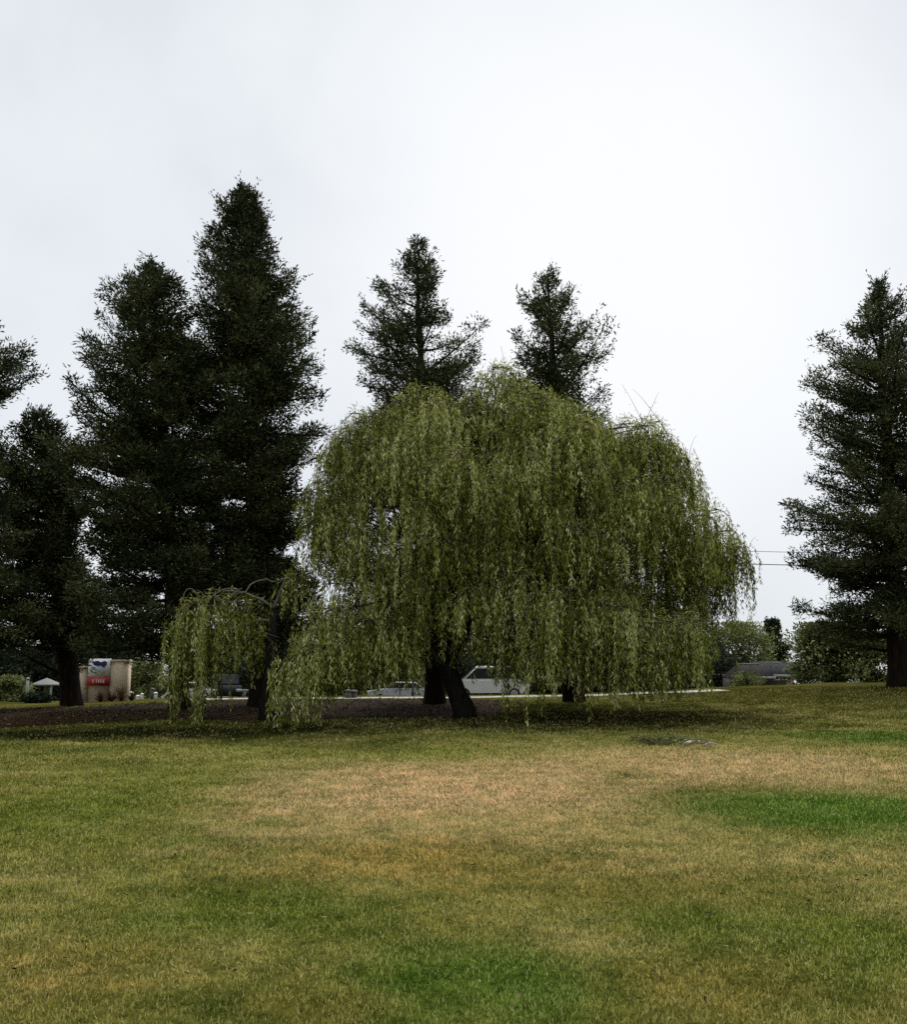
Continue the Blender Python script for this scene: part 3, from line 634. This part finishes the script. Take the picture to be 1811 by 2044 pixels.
# left hand side
bushy('shrub', 'yellow green shrub left of the slim pale post', 'shrub', 28, 1352, 1412, 34, 50, M['shrub_leaf'], G1, n=5000, lsz=.7)
bushy('shrub', 'low dark shrub at the foot of the pale canopy', 'shrub', 74, 1386, 1412, 24, 48, M['dark_leaf'], G1, n=3500, lsz=.7)
bushy('broadleaf_tree', 'dark leafy tree behind the pale canopy', 'tree', 92, 1296, 1400, 80, 66, M['dark_leaf'], G1, n=14000, lsz=1.5)
bushy('broadleaf_tree', 'dark leafy tree at the left edge behind the yellow green shrub', 'tree', -20, 1290, 1400, 80, 64, M['dark_leaf'], G1, n=14000, lsz=1.5)
bushy('broadleaf_tree', 'small rounded green tree directly right of the beige sign', 'tree', 296, 1316, 1392, 40, 57, M['shrub_leaf'], G1, n=6500, lsz=.8)
bushy('broadleaf_tree', 'broad green tree seen under the arched bough of the small willow', 'tree', 425, 1290, 1385, 95, 96, M['dark_leaf'], G1, n=12000, lsz=2.0)
# far tree line that closes the view under the crowns
fx = [(205, 1285, 90, 105), (545, 1275, 85, 110), (650, 1290, 80, 100), (760, 1282, 85, 108), (870, 1275, 90, 104), (985, 1288, 80, 110), (1090, 1280, 85, 103), (1195, 1272, 90, 109), (1300, 1282, 85, 102), (1390, 1275, 80, 112)]
fl = ['far dark tree behind the beige sign', 'far tree behind the trunk of the small willow', 'far tree in the gap between the two willows', 'far tree left of the straight redwood trunk under the willow', 'far tree directly behind the straight redwood trunk under the willow',
      'far tree behind the white van', 'far tree just right of the white van', 'far tree directly right of the rightmost trunk under the willow', 'far tree behind the right skirt of the willow', 'far tree left of the grey roofed house']
for (px, pt, hw, Y), lb in zip(fx, fl):
    bushy('broadleaf_tree', lb, 'tree', px, pt, 1385, hw, Y, M['dark_leaf'], 'far trees beyond the street', n=11000, lsz=2.2)

# strap leaved plants at the foot of the sign
for px, py, s, lb in ((200, 1402, .75, 'bronze strap leaved plant below the red band of the sign'), (222, 1400, .9, 'bronze strap leaved plant at the middle of the sign foot'), (241, 1400, 1.0, 'largest bronze strap leaved plant, below the tall pier of the sign'), (262, 1402, .6, 'small strap leaved plant at the right end of the sign')):
    p = at(px, 1400, 46.0); z = zg(p[0], 46.0)
    t = thing('flax_plant', (p[0], 46.0, z), lb, 'plant', 'strap leaved plants at the sign')
    m = MB(); n = 46
    for k in range(n):
        a = RNG.random() * 2 * PI; tl = RNG.uniform(.15, 1.0); L = s * RNG.uniform(.5, .95); q = np.linspace(0, 1, 5)
        c = np.stack([p[0] + math.cos(a) * L * math.sin(tl) * q, 46 + math.sin(a) * L * math.sin(tl) * q, z + L * (math.cos(tl) * q - .35 * tl * q * q)], 1)
        w = 0.03 * np.array([.7, 1, .9, .6, .05]); sd = np.array([-math.sin(a), math.cos(a), 0])
        i = np.arange(4); m.add(np.concatenate([c - sd * w[:, None], c + sd * w[:, None]]), np.stack([i, i + 1, i + 6, i + 5], 1), RNG.random())
    m.build('leaves', M['flax'], t)

# ------------------------------------------------------------------ the sign
M['stucco'] = plain('beige_stucco', (0.52, 0.42, 0.30), 0.9, 0.12, 12, bump=.2)
M['white'] = plain('white_paint', (0.86, 0.86, 0.84), 0.45, 0.05, 5)
M['offwhite'] = plain('weathered_white', (0.11, 0.115, 0.10), 0.7, 0.15, 5)
M['red'] = plain('red_panel', (0.40, 0.025, 0.022), 0.5, 0.12, 5)
M['navy'] = plain('navy_print', (0.02, 0.035, 0.16), 0.5, 0.3, 14)
M['tealgrey'] = plain('blue_grey_print', (0.35, 0.48, 0.58), 0.5, 0.15, 9)
M['pink'] = plain('pale_lettering', (0.85, 0.62, 0.60), 0.5, 0.1, 9)
M['grey'] = plain('grey_metal', (0.32, 0.33, 0.32), 0.5, 0.15, 6)
def sign():
    Y = 47.5; S = Y / FPX
    X = lambda px: at(px, 1342, Y)[0]; Z = lambda py: at(200, py, Y)[2]
    cx = X(210); g0 = zg(cx, Y)
    t = thing('monument_sign', (cx, Y, g0), 'beige stucco sign with stepped piers, white panel and red band', 'sign')
    def bx(name, x0, x1, y0, y1, mat, dy=0.0, dep=.5, par=None):
        m = MB(); zb = Z(y1); m.box(((X(x0) + X(x1)) / 2, Y + dy, (Z(y0) + zb) / 2), (X(x1) - X(x0), dep, Z(y0) - zb)); return m.build(name, mat, par or t)
    bot = 1418
    bx('pier', 163, 178, 1334, bot, M['stucco'], 0, .55)
    bx('pier', 224, 257.5, 1322, bot, M['stucco'], 0, .55)
    m = MB(); m.box(((X(222.5) + X(259)) / 2, Y, Z(1319.5)), (X(259) - X(222.5), .62, 5 * S)); m.build('coping', M['stucco'], t); m = MB(); m.box(((X(161.8) + X(179)) / 2, Y, Z(1332)), (X(179) - X(161.8), .62, 4 * S)); m.build('coping', M['stucco'], t)
    bx('wall', 178.03, 223.97, 1338, bot, M['stucco'], 0.02, .4)
    wp = bx('white_panel', 180, 222.5, 1315, 1350.5, M['white'], -.25, .12)
    rb = bx('red_band', 179, 223.2, 1351, 1368.5, M['red'], -.26, .14)
    # dark blue emblem, blue grey sweep and small grey lettering marks on the white panel
    yf = Y - .25 - .06 - .008
    def poly(name, pts, mat, par, yy=yf):
        m = MB(); n = len(pts); V = [(X(a), yy, Z(b_)) for a, b_ in pts] + [(X(a), yy + .012, Z(b_)) for a, b_ in pts]
        m.add(V, [list(range(n))]); 
        for i in range(n): m.add([V[i], V[(i + 1) % n], V[(i + 1) % n + n], V[i + n]], [[0, 3, 2, 1]])
        return m.build(name, mat, par)
    poly('emblem', [(186, 1318), (191, 1321), (198, 1319), (205, 1322), (212, 1319), (217, 1322), (216, 1328), (211, 1333), (205, 1329), (198, 1330), (190, 1327)], M['navy'], wp)
    poly('sweep', [(184, 1332), (192, 1334), (203, 1337), (213, 1341), (206, 1342), (195, 1338), (185, 1337)], M['tealgrey'], wp, yf - .003)
    for a in (194, 201, 207, 214): poly('lettering', [(a, 1343.5), (a + 4, 1343), (a + 4, 1345.5), (a, 1346)], M['grey'], wp)
    yr = Y - .26 - .07 - .008
    for a, w in ((190, 3.2), (196.5, 2.6), (200.6, 3.4), (205.4, 2.8), (209.8, 4)):
        poly('lettering', [(a, 1356.5), (a + w, 1355.5), (a + w * .85, 1359), (a + w, 1362.5), (a + w * .3, 1363), (a, 1361)], M['pink'], rb, yr)
sign()

# ------------------------------------------------------------------ pale canopy, posts
def canopy():
    Y = 54; p = at(92, 1370, Y); g0 = zg(p[0], Y); S = Y / FPX
    t = thing('canopy_shelter', (p[0], Y, g0), 'pale peaked canopy on a thick post among the shrubs', 'canopy')
    m = MB(); apex = at(92, 1353, Y); e = at(92, 1366, Y)[2]; hw = 23 * S
    c = [(p[0] - hw, Y - hw, e), (p[0] + hw, Y - hw, e), (p[0] + hw, Y + hw, e), (p[0] - hw, Y + hw, e)]
    V = c + [(p[0], Y, apex[2])] + [(a, b_, z - .07) for a, b_, z in c] + [(p[0], Y, apex[2] - .07)]
    m.add(V, [[0, 1, 4], [1, 2, 4], [2, 3, 4], [3, 0, 4], [6, 5, 9], [7, 6, 9], [8, 7, 9], [5, 8, 9]]); m.add(V, [[5, 6, 1, 0], [6, 7, 2, 1], [7, 8, 3, 2], [8, 5, 0, 3]])
    m.build('roof', M['offwhite'], t)
    m = MB(); m.tube([(p[0], Y, g0 - .1), (p[0], Y, e), (p[0], Y, apex[2] - .08)], [.12, .11, .09], 12); m.build('post', M['offwhite'], t)
    m = MB(); m.box((p[0] + 10 * S, Y - .05, (g0 + e) / 2 + .25), (.09, .09, .75)); m.box((p[0] + 10 * S, Y - .05, (g0 + e) / 2 - .35), (.05, .05, .5)); m.build('notice_box', M['white'], t)
canopy()
def post(name, label, cat, px, py0, Y, w, mat, group=None, cap=True, round_=True):
    a = at(px, py0, Y); z = zg(a[0], Y); t = thing(name, (a[0], Y, z), label, cat, group)
    m = MB(); m.tube([(a[0], Y, z - .1), (a[0], Y, (z + a[2]) / 2), (a[0], Y, a[2])], [w, w * .95, w * .9], 12 if round_ else 4); m.build('shaft', mat, t)
    if cap:
        m = MB(); m.tube([(a[0], Y, a[2]), (a[0], Y, a[2] + .05), (a[0], Y, a[2] + .09)], [w * 1.25, w * 1.2, w * .4], 12); m.build('cap', mat, t)
    return t
post('marker_post', 'slim pale post standing in the shrubs left of the canopy', 'post', 55, 1356, 49, .07, M['grey'])
GB = 'short white posts behind the crest'
post('bollard', 'white post touching the right end of the beige sign', 'bollard', 261, 1384, 50, .11, M['white'], GB)
post('bollard', 'shortest white post, second to the right of the sign', 'bollard', 275, 1391, 50.5, .09, M['white'], GB)
post('bollard', 'slim white post, third to the right of the sign', 'bollard', 283, 1387, 50.5, .07, M['white'], GB)
post('bollard', 'tallest white post, below the rounded green tree', 'bollard', 304, 1377, 50, .10, M['offwhite'], GB)
post('bollard', 'thin white post beside the tallest white post', 'bollard', 310, 1385, 50, .09, M['white'], GB)
post('bollard', 'left of the two stubby pale posts on the pavement under the willow', 'bollard', 695, 1380, 46.4, .13, M['offwhite'], GB)
post('bollard', 'right of the two stubby pale posts on the pavement under the willow', 'bollard', 707, 1381, 46.6, .15, M['offwhite'], GB)
post('marker_post', 'tall thin pale post seen through the willow left of its trunks', 'post', 824, 1352, 48.5, .055, M['offwhite'], cap=True)
def tpost():
    Y = 49; a = at(488, 1376, Y); z = zg(a[0], Y); t = thing('sign_post', (a[0], Y, z), 'grey post with a flat crossbar left of the small willow trunk', 'post')
    m = MB(); m.tube([(a[0], Y, z - .1), (a[0], Y, a[2])], [.05, .05], 10); m.build('shaft', M['grey'], t)
    m = MB(); m.box((a[0] - .03, Y - .08, a[2] - .06), (.66, .04, .12)); m.build('crossbar', M['grey'], t)
tpost()

# ------------------------------------------------------------------ vehicles
M['glass'] = plain('dark_glass', (0.02, 0.022, 0.025), 0.82, 0.1, 3)
M['tyre'] = plain('tyre_rubber', (0.02, 0.02, 0.02), 0.9, 0.2, 10)
M['rim'] = plain('wheel_rim', (0.45, 0.45, 0.46), 0.35, 0.1, 10, metallic=.8)
M['car_white'] = plain('white_car_paint', (0.58, 0.58, 0.56), 0.25, 0.03, 2)
M['car_dark'] = plain('dark_car_paint', (0.02, 0.021, 0.024), 0.82, 0.1, 2)
M['car_silver'] = plain('silver_car_paint', (0.34, 0.35, 0.35), 0.28, 0.05, 2)
M['lamp_red'] = plain('tail_lamp', (0.3, 0.02, 0.02), 0.3, 0.1, 4)
M['lamp_clear'] = plain('head_lamp', (0.75, 0.75, 0.72), 0.15, 0.05, 4)
KINDS = {  # length, width, lower body side profile, cabin profile (x, z), wheel x, wheel radius
    'sedan': (4.5, 1.75, [(-2.2, .35), (-2.25, .7), (-2.1, .92), (-.9, 1.0), (1.2, .97), (2.1, .85), (2.25, .65), (2.2, .32)], [(-1.75, .95), (-1.05, 1.42), (.35, 1.45), (1.15, .98)], (-1.35, 1.35), .32),
    'van': (4.9, 1.9, [(-2.4, .4), (-2.45, .9), (-2.4, 1.15), (1.4, 1.15), (2.2, 1.0), (2.42, .75), (2.4, .38)], [(-2.36, 1.15), (-2.2, 1.98), (.7, 2.0), (1.65, 1.14)], (-1.5, 1.5), .35),
    'suv': (4.6, 1.85, [(-2.25, .42), (-2.3, .85), (-2.2, 1.08), (1.0, 1.08), (2.1, .98), (2.28, .75), (2.25, .4)], [(-2.1, 1.08), (-1.85, 1.7), (.3, 1.72), (1.2, 1.08)], (-1.4, 1.42), .36)}
def car(kind, label, px, Y, rz, paint, cat='car', group='parked cars along the street'):
    x = at(px, 1342, Y)[0]; z0 = zg(x, Y) + .015
    L_, W, low, cab, wx, wr = KINDS[kind]
    t = thing('parked_van' if kind == 'van' else 'parked_car', (x, Y, z0), label, cat, group)
    ca, sa = math.cos(rz), math.sin(rz)
    T = lambda V: np.stack([x + np.array(V)[:, 0] * ca - np.array(V)[:, 1] * sa, Y + np.array(V)[:, 0] * sa + np.array(V)[:, 1] * ca, z0 + np.array(V)[:, 2]], 1)
    def loft(m, prof, w0, w1f):
        n = len(prof); rows = []
        for yy in (-1, -.9, .9, 1):
            rows.append([(px_ * (.985 if abs(yy) == 1 else 1), yy * w1f(pz), pz - (.03 if abs(yy) == 1 and pz > .6 else 0)) for px_, pz in prof])
        V = T(np.array(rows).reshape(-1, 3)); F = []
        for r in range(3):
            for k in range(n):
                a, b_ = r * n + k, r * n + (k + 1) % n; F.append([a, b_, b_ + n, a + n])
        m.add(V, F); m.add(V, [list(range(n - 1, -1, -1))]); m.add(V, [[3 * n + k for k in range(n)]])
    m = MB(); loft(m, low, W, lambda z: W / 2 * (1 if z < .95 else .96))
    ctop = max(c[1] for c in cab); cb = min(c[1] for c in cab)
    loft(m, cab, W, lambda z: W / 2 * (.94 - .16 * (z - cb) / (ctop - cb)))
    m.build('body', paint, t, smooth=False)
    # glass: side windows, windscreen, rear screen, each a little proud of the cabin
    yw = lambda z: W / 2 * (.94 - .16 * (z - cb) / (ctop - cb)) + .012
    c0, c1, c2, c3 = cab; lerp = lambda a, b_, q: (a[0] + (b_[0] - a[0]) * q, a[1] + (b_[1] - a[1]) * q)
    for sgn in (-1, 1):
        for u0, u1 in ((.04, .48), (.52, .97)):
            q = []
            for lo, uu in ((.12, u0), (.12, u1), (.84, u1), (.84, u0)):
                A = lerp(c0, c1, lo); B = lerp(c3, c2, lo); P = lerp(A, B, uu); q.append((P[0], sgn * yw(P[1]), P[1]))
            m = MB(); m.add(T(np.array(q)), [[0, 1, 2, 3]]); m.build('window', M['glass'], t)
    for A, B, ex, nm in ((c0, c1, -.015, 'rear_screen'), (c3, c2, .015, 'windscreen')):
        q = []
        for lo, s_ in ((.1, -1), (.1, 1), (.88, 1), (.88, -1)):
            P = lerp(A, B, lo); q.append((P[0] + ex, s_ * (yw(P[1]) - .1), P[1] + .012))
        m = MB(); m.add(T(np.array(q)), [[0, 1, 2, 3]]); m.build(nm, M['glass'], t)
    for wx_ in wx:
        for s_ in (-1, 1):
            th = np.linspace(0, 2 * PI, 20, endpoint=False)
            def disc(r0, r1, y0, y1):
                m = MB(); V = [(wx_ + r0 * math.cos(a), s_ * y0, wr + r0 * math.sin(a)) for a in th] + [(wx_ + r1 * math.cos(a), s_ * y1, wr + r1 * math.sin(a)) for a in th]
                V = T(np.array(V)); m.add(V, [[k, (k + 1) % 20, (k + 1) % 20 + 20, k + 20] for k in range(20)]); m.add(V, [list(range(20, 40))]); return m
            ty = disc(wr, wr * .97, W / 2 - .2, W / 2 + .015).build('wheel', M['tyre'], t)
            d = disc(wr * .62, wr * .58, W / 2 + .016, W / 2 + .03).build('rim', M['rim'], None)
            d.parent = ty; me = d.data; me.transform(__import__('mathutils').Matrix.Translation((-x, -Y, -z0)))
    for xe, mm, nm in ((low[1][0], M['lamp_red'], 'tail_light'), (low[-2][0], M['lamp_clear'], 'headlight')):
        for s_ in (-1, 1):
            m = MB(); V = T(np.array([(xe + math.copysign(.01, xe) + dx, s_ * W / 2 * .78 + dy, .76 + dz) for dx in (-.06, .04) for dy in (-.16, .16) for dz in (-.07, .07)]))
            m.add(V, [[0, 1, 3, 2], [4, 6, 7, 5], [0, 4, 5, 1], [2, 3, 7, 6], [0, 2, 6, 4], [1, 5, 7, 3]]); m.build(nm, mm, t)
    return t
car('van', 'white van parked broadside behind the forked trunks of the willow', 975, 61, PI + .03, M['car_white'], 'van', None)
car('sedan', 'white car half hidden by the hanging left side of the small willow', 385, 68, .02, M['car_white'])
car('suv', 'dark car facing the park under the arched bough of the small willow', 452, 63, -PI / 2 + .25, M['car_dark'])
car('sedan', 'pale silver car seen through the willow left of the straight trunk', 800, 70, PI, M['car_silver'])
car('sedan', 'white car under the light green bushy trees on the right', 1662, 62, .04, M['car_white'])

# ------------------------------------------------------------------ house with the grey roof
M['slate'] = plain('grey_shingle_roof', (0.036, 0.035, 0.038), 0.9, 0.5, 3, bump=.3, stretch=(1, 1, 5))
M['brownroof'] = plain('brown_shingle_roof', (0.032, 0.029, 0.025), 0.9, 0.5, 3)
M['housewall'] = plain('dark_house_wall', (0.075, 0.068, 0.06), 0.9, 0.2, 5)
def house():
    Y = 100; S = Y / FPX; X = lambda p: at(p, 1342, Y)[0]; Z = lambda p: at(1520, p, Y)[2]
    cx = X(1530); g0 = zg(cx, Y)
    t = thing('house', (cx, Y, g0), 'low house with a long grey roof beyond the crest on the right', 'house')
    m = MB(); m.box(((X(1462) + X(1608)) / 2, Y, (g0 + Z(1345.5)) / 2), (X(1608) - X(1462), 7, Z(1345.5) - g0)); m.build('wall', M['housewall'], t)
    def hip(x0, x1, ye, yr, ov, nm, mat, yo=0, d=4.2):
        e, r = Z(ye), Z(yr); m = MB(); yc = Y + yo
        V = [(x0 - ov, yc - d, e), (x1 + ov, yc - d, e), (x1 + ov, yc + d, e), (x0 - ov, yc + d, e), (x0 + .35, yc, r), (x1 - .35, yc, r)]
        V += [(a, b_, c - .18) for a, b_, c in V[:4]]
        m.add(V, [[0, 1, 5, 4], [2, 3, 4, 5], [6, 7, 1, 0], [7, 8, 2, 1], [8, 9, 3, 2], [9, 6, 0, 3], [9, 8, 7, 6]]); m.add(V, [[1, 2, 5], [3, 0, 4]])
        o = m.build(nm, mat, t)
        m = MB(); m.box(((x0 + x1) / 2, yc - d - .04, e - .09), (x1 - x0 + 2 * ov, .06, .2)); m.build('fascia', M['grey'], o)
        m = MB(); m.tube([(x0 + .35, yc, r + .02), (x1 - .35, yc, r + .02)], [.07, .07], 6); m.build('ridge_cap', M['offwhite'], o); return o
    hip(X(1498), X(1612), 1346.5, 1323, .4, 'roof', M['slate'])
    hip(X(1455), X(1512), 1350, 1326, .3, 'roof', M['brownroof'], yo=-1.8, d=3)
    for a, b_ in ((1524, 1533), (1538, 1548), (1562, 1576)):
        m = MB(); m.box(((X(a) + X(b_)) / 2, Y - 3.53, (Z(1350.5) + Z(1356)) / 2), (X(b_) - X(a), .06, Z(1350.5) - Z(1356))); w = m.build('window', M['glass'], t)
        m = MB(); h = Z(1350.5) - Z(1356)
        for dx in (X(a), X(b_)): m.box((dx, Y - 3.58, Z(1353.2)), (.12, .06, h + .12))
        m.box(((X(a) + X(b_)) / 2, Y - 3.58, Z(1356)), (X(b_) - X(a) - .13, .06, .12)); m.box(((X(a) + X(b_)) / 2, Y - 3.58, Z(1350.5)), (X(b_) - X(a) - .13, .06, .12))
        f = m.build('frame', M['white'], None); f.parent = w; f.data.transform(__import__('mathutils').Matrix.Translation((-cx, -Y, -g0)))
    m = MB(); m.box((X(1555), Y - 3.55, (g0 + Z(1350)) / 2), (.95, .08, Z(1350) - g0)); m.build('door', M['grey'], t)
house()

# ------------------------------------------------------------------ overhead wires
M['wire'] = plain('black_wire', (0.02, 0.02, 0.022), 0.7, 0.1, 3)
M['polewood'] = plain('pole_wood', (0.10, 0.075, 0.055), 0.9, 0.3, 6)
YW = 72.0
for xp, lb in ((8.86, 'wooden utility pole hidden behind the middle of the big willow'), (58, 'wooden utility pole far right carrying the two wires')):
    z0 = zg(xp, YW); t = thing('utility_pole', (xp, YW, z0), lb, 'utility pole', 'utility poles')
    m = MB(); m.tube([(xp, YW, z0 - .5), (xp, YW, 6), (xp, YW, 11.6)], [.17, .15, .12], 12); m.build('pole', M['polewood'], t)
    m = MB(); m.box((xp, YW - .15, 10.95), (.12, .1, 2.2), 0); m.box((xp, YW - .15, 11.2), (2.0, .1, .12)); m.build('crossarm', M['polewood'], t)
for py, sag, rad, lb in ((1102, .7, .018, 'thinner upper overhead wire crossing the sky right of the willow'), (1127.5, .75, .03, 'thicker lower overhead wire crossing the sky right of the willow')):
    xm = at(1535, py, YW); q = np.linspace(8.86, 58, 60); f = lambda x: sag * ((x - 33.4) / 24.6) ** 2
    z = xm[2] + f(q) - f(xm[0])
    m = MB(); m.tube(np.stack([q, np.full(60, YW - .22), z], 1), rad, 6); tag(m.build('power_line', M['wire']), lb, 'wire', 'overhead wires')

# ------------------------------------------------------------------ fallen branches on the lawn
def fallen():
    p = ground_hit(1318, 1487)
    t = thing('fallen_twigs', (p[0], p[1], zg(p[0], p[1])), 'leafy grey green heap of fallen willow twigs on the dry grass', 'twigs')
    tw = MB(); lf = MB()
    for k in range(46):
        a = RNG.normal(0, .5) + (PI if RNG.random() < .5 else 0); c = np.array([p[0] + RNG.normal(0, .22), p[1] + RNG.normal(0, .3), 0]); L = RNG.uniform(.25, .7)
        q = np.linspace(0, 1, 6); x = c[0] + math.cos(a) * L * q; y = c[1] + math.sin(a) * L * q; z = height(x, y) + .03 + RNG.uniform(.04, .16) * np.sin(q * PI * .8)
        tw.tube(np.stack([x, y, z], 1), np.linspace(.008, .003, 6), 5); n = 22; i = RNG.integers(0, 6, n)
        lf.leaves(np.stack([x[i], y[i], z[i]], 1) + RNG.normal(0, .02, (n, 3)), np.stack([RNG.normal(size=n), RNG.normal(size=n), RNG.normal(.2, .5, n)], 1), RNG.uniform(.06, .13, n), RNG.uniform(.015, .03, n), np.clip(.3 + .25 * RNG.normal(size=n), 0, 1))
    tw.build('twigs', M['twig'], t); lf.build('leaves', M['shrub_leaf'], t)
    for (x0, x1, py, r, lb) in ((1368, 1412, 1489, .045, 'pale bare fallen branch lying on the dry grass right of the twig heap'), (1408, 1432, 1491, .03, 'short crooked fallen stick at the right end of the pale branch')):
        a = ground_hit(x0, py + 2); b_ = ground_hit(x1, py); mid = (a + b_) / 2 + np.array([0, .15, 0])
        t = thing('fallen_branch', (mid[0], mid[1], zg(mid[0], mid[1])), lb, 'branch', 'fallen branches on the lawn')
        c = bez(a, mid, b_, 10); c[:, 2] = height(c[:, 0], c[:, 1]) + r * .8 + .06 * np.sin(np.linspace(.3, 2.8, 10)); c[:, 1] += .02 * RNG.normal(size=10)
        m = MB(); m.tube(c, np.linspace(r, r * .5, 10), 9, flute=.06); m.build('stem', M['dead_wood'], t)
        m = MB()
        for k in range(5):
            i = RNG.integers(2, 9); d = np.array([RNG.normal(0, .25), RNG.normal(0, .25), RNG.uniform(0, .08)]); m.tube(bez(c[i], c[i] + d * .5 + np.array([0, 0, .06]), c[i] + d, 5), np.linspace(r * .35, .004, 5), 5)
        m.build('side_twigs', M['twig'], t)
fallen()

# ------------------------------------------------------------------ sky, sun, camera
SUN_EL, SUN_AZ = math.radians(52), math.radians(8)     # azimuth from +Y towards +X
sd = np.array([math.sin(SUN_AZ) * math.cos(SUN_EL), math.cos(SUN_AZ) * math.cos(SUN_EL), math.sin(SUN_EL)])
w = bpy.data.worlds.new('World'); scene.world = w; w.use_nodes = True
nt = w.node_tree; bg = nt.nodes['Background']
sky = N(nt, 'ShaderNodeTexSky', sky_type='NISHITA'); sky.sun_disc = False; sky.sun_elevation = SUN_EL; sky.sun_rotation = SUN_AZ
nt.links.new(sky.outputs[0], bg.inputs['Color']); bg.inputs['Strength'].default_value = 0.1
tc = N(nt, 'ShaderNodeTexCoord')
no = N(nt, 'ShaderNodeTexNoise'); no.inputs['Scale'].default_value = 2.6; no.inputs['Detail'].default_value = 6; no.inputs['Roughness'].default_value = .55
nt.links.new(tc.outputs['Generated'], no.inputs['Vector'])
cr = ramp(nt, [(0.3, (0.70, 0.735, 0.80)), (0.5, (0.81, 0.85, 0.895)), (0.68, (0.89, 0.93, 0.955))])
nt.links.new(no.outputs['Fac'], cr.inputs[0])
bd = at(1230, 560, 40) - np.array([0, 0, EYE]); bd /= np.linalg.norm(bd)
dp = N(nt, 'ShaderNodeVectorMath', operation='DOT_PRODUCT'); dp.inputs[1].default_value = tuple(bd)
nt.links.new(tc.outputs['Generated'], dp.inputs[0])
mr = N(nt, 'ShaderNodeMapRange', interpolation_type='SMOOTHSTEP'); mr.inputs['From Min'].default_value = .93; mr.inputs['From Max'].default_value = 1.0; mr.inputs['To Max'].default_value = .9
nt.links.new(dp.outputs['Value'], mr.inputs['Value'])
mx = N(nt, 'ShaderNodeMix', data_type='RGBA'); mx.inputs['B'].default_value = (1.02, 1.03, 1.04, 1)
nt.links.new(mr.outputs[0], mx.inputs['Factor']); nt.links.new(cr.outputs[0], mx.inputs['A'])
bg2 = N(nt, 'ShaderNodeBackground'); nt.links.new(mx.outputs['Result'], bg2.inputs['Color']); bg2.inputs['Strength'].default_value = 1.0
# an overcast sky is brighter overhead than near the horizon
sx = N(nt, 'ShaderNodeSeparateXYZ'); nt.links.new(tc.outputs['Generated'], sx.inputs[0])
zr = N(nt, 'ShaderNodeMapRange', interpolation_type='SMOOTHSTEP'); zr.inputs['From Min'].default_value = .58; zr.inputs['From Max'].default_value = 1.0; zr.inputs['To Min'].default_value = 1.0; zr.inputs['To Max'].default_value = 1.9
nt.links.new(sx.outputs['Z'], zr.inputs['Value'])
# and darker in the half away from the hidden sun
yr = N(nt, 'ShaderNodeMapRange', interpolation_type='SMOOTHSTEP'); yr.inputs['From Min'].default_value = -.5; yr.inputs['From Max'].default_value = .5; yr.inputs['To Min'].default_value = .85; yr.inputs['To Max'].default_value = 1.0
nt.links.new(sx.outputs['Y'], yr.inputs['Value'])
mm = N(nt, 'ShaderNodeMath', operation='MULTIPLY'); nt.links.new(zr.outputs[0], mm.inputs[0]); nt.links.new(yr.outputs[0], mm.inputs[1])
# bright veil where the sun sits behind the cloud, above the picture
ld = N(nt, 'ShaderNodeVectorMath', operation='DOT_PRODUCT'); ld.inputs[1].default_value = (math.cos(math.radians(62)) * math.sin(SUN_AZ), math.cos(math.radians(62)) * math.cos(SUN_AZ), math.sin(math.radians(62)))
nt.links.new(tc.outputs['Generated'], ld.inputs[0])
lr = N(nt, 'ShaderNodeMapRange', interpolation_type='SMOOTHSTEP'); lr.inputs['From Min'].default_value = .905; lr.inputs['From Max'].default_value = 1.0; lr.inputs['To Min'].default_value = 0; lr.inputs['To Max'].default_value = 5.0
nt.links.new(ld.outputs['Value'], lr.inputs['Value'])
ma2 = N(nt, 'ShaderNodeMath', operation='ADD'); nt.links.new(mm.outputs[0], ma2.inputs[0]); nt.links.new(lr.outputs[0], ma2.inputs[1]); nt.links.new(ma2.outputs[0], bg2.inputs['Strength'])
ms = N(nt, 'ShaderNodeMixShader'); ms.inputs[0].default_value = .95
nt.links.new(bg.outputs[0], ms.inputs[1]); nt.links.new(bg2.outputs[0], ms.inputs[2]); nt.links.new(ms.outputs[0], nt.nodes['World Output'].inputs['Surface'])

sl = bpy.data.lights.new('sun', 'SUN'); sl.energy = 1.5; sl.angle = math.radians(10); sl.color = (1, .97, .92)
so = bpy.data.objects.new('sun', sl); COL.objects.link(so); so.location = tuple(sd * 60)
from mathutils import Vector
so.rotation_euler = Vector(tuple(-sd)).to_track_quat('-Z', 'Y').to_euler()

cd = bpy.data.cameras.new('camera'); co = bpy.data.objects.new('camera', cd); COL.objects.link(co)
co.location = (0, 0, EYE); co.rotation_euler = (PI / 2 + PITCH, 0, 0)
cd.sensor_fit = 'VERTICAL'; cd.angle = 2 * math.atan(1022 / FPX); cd.clip_end = 3000; cd.clip_start = .1
scene.camera = co
vs = scene.view_settings; vs.view_transform = 'Standard'; vs.look = 'None'; vs.exposure = 0; vs.gamma = 1
scene.render.engine = 'CYCLES'
scene.cycles.max_bounces = 6; scene.cycles.diffuse_bounces = 3; scene.cycles.transmission_bounces = 3; scene.cycles.use_denoising = False
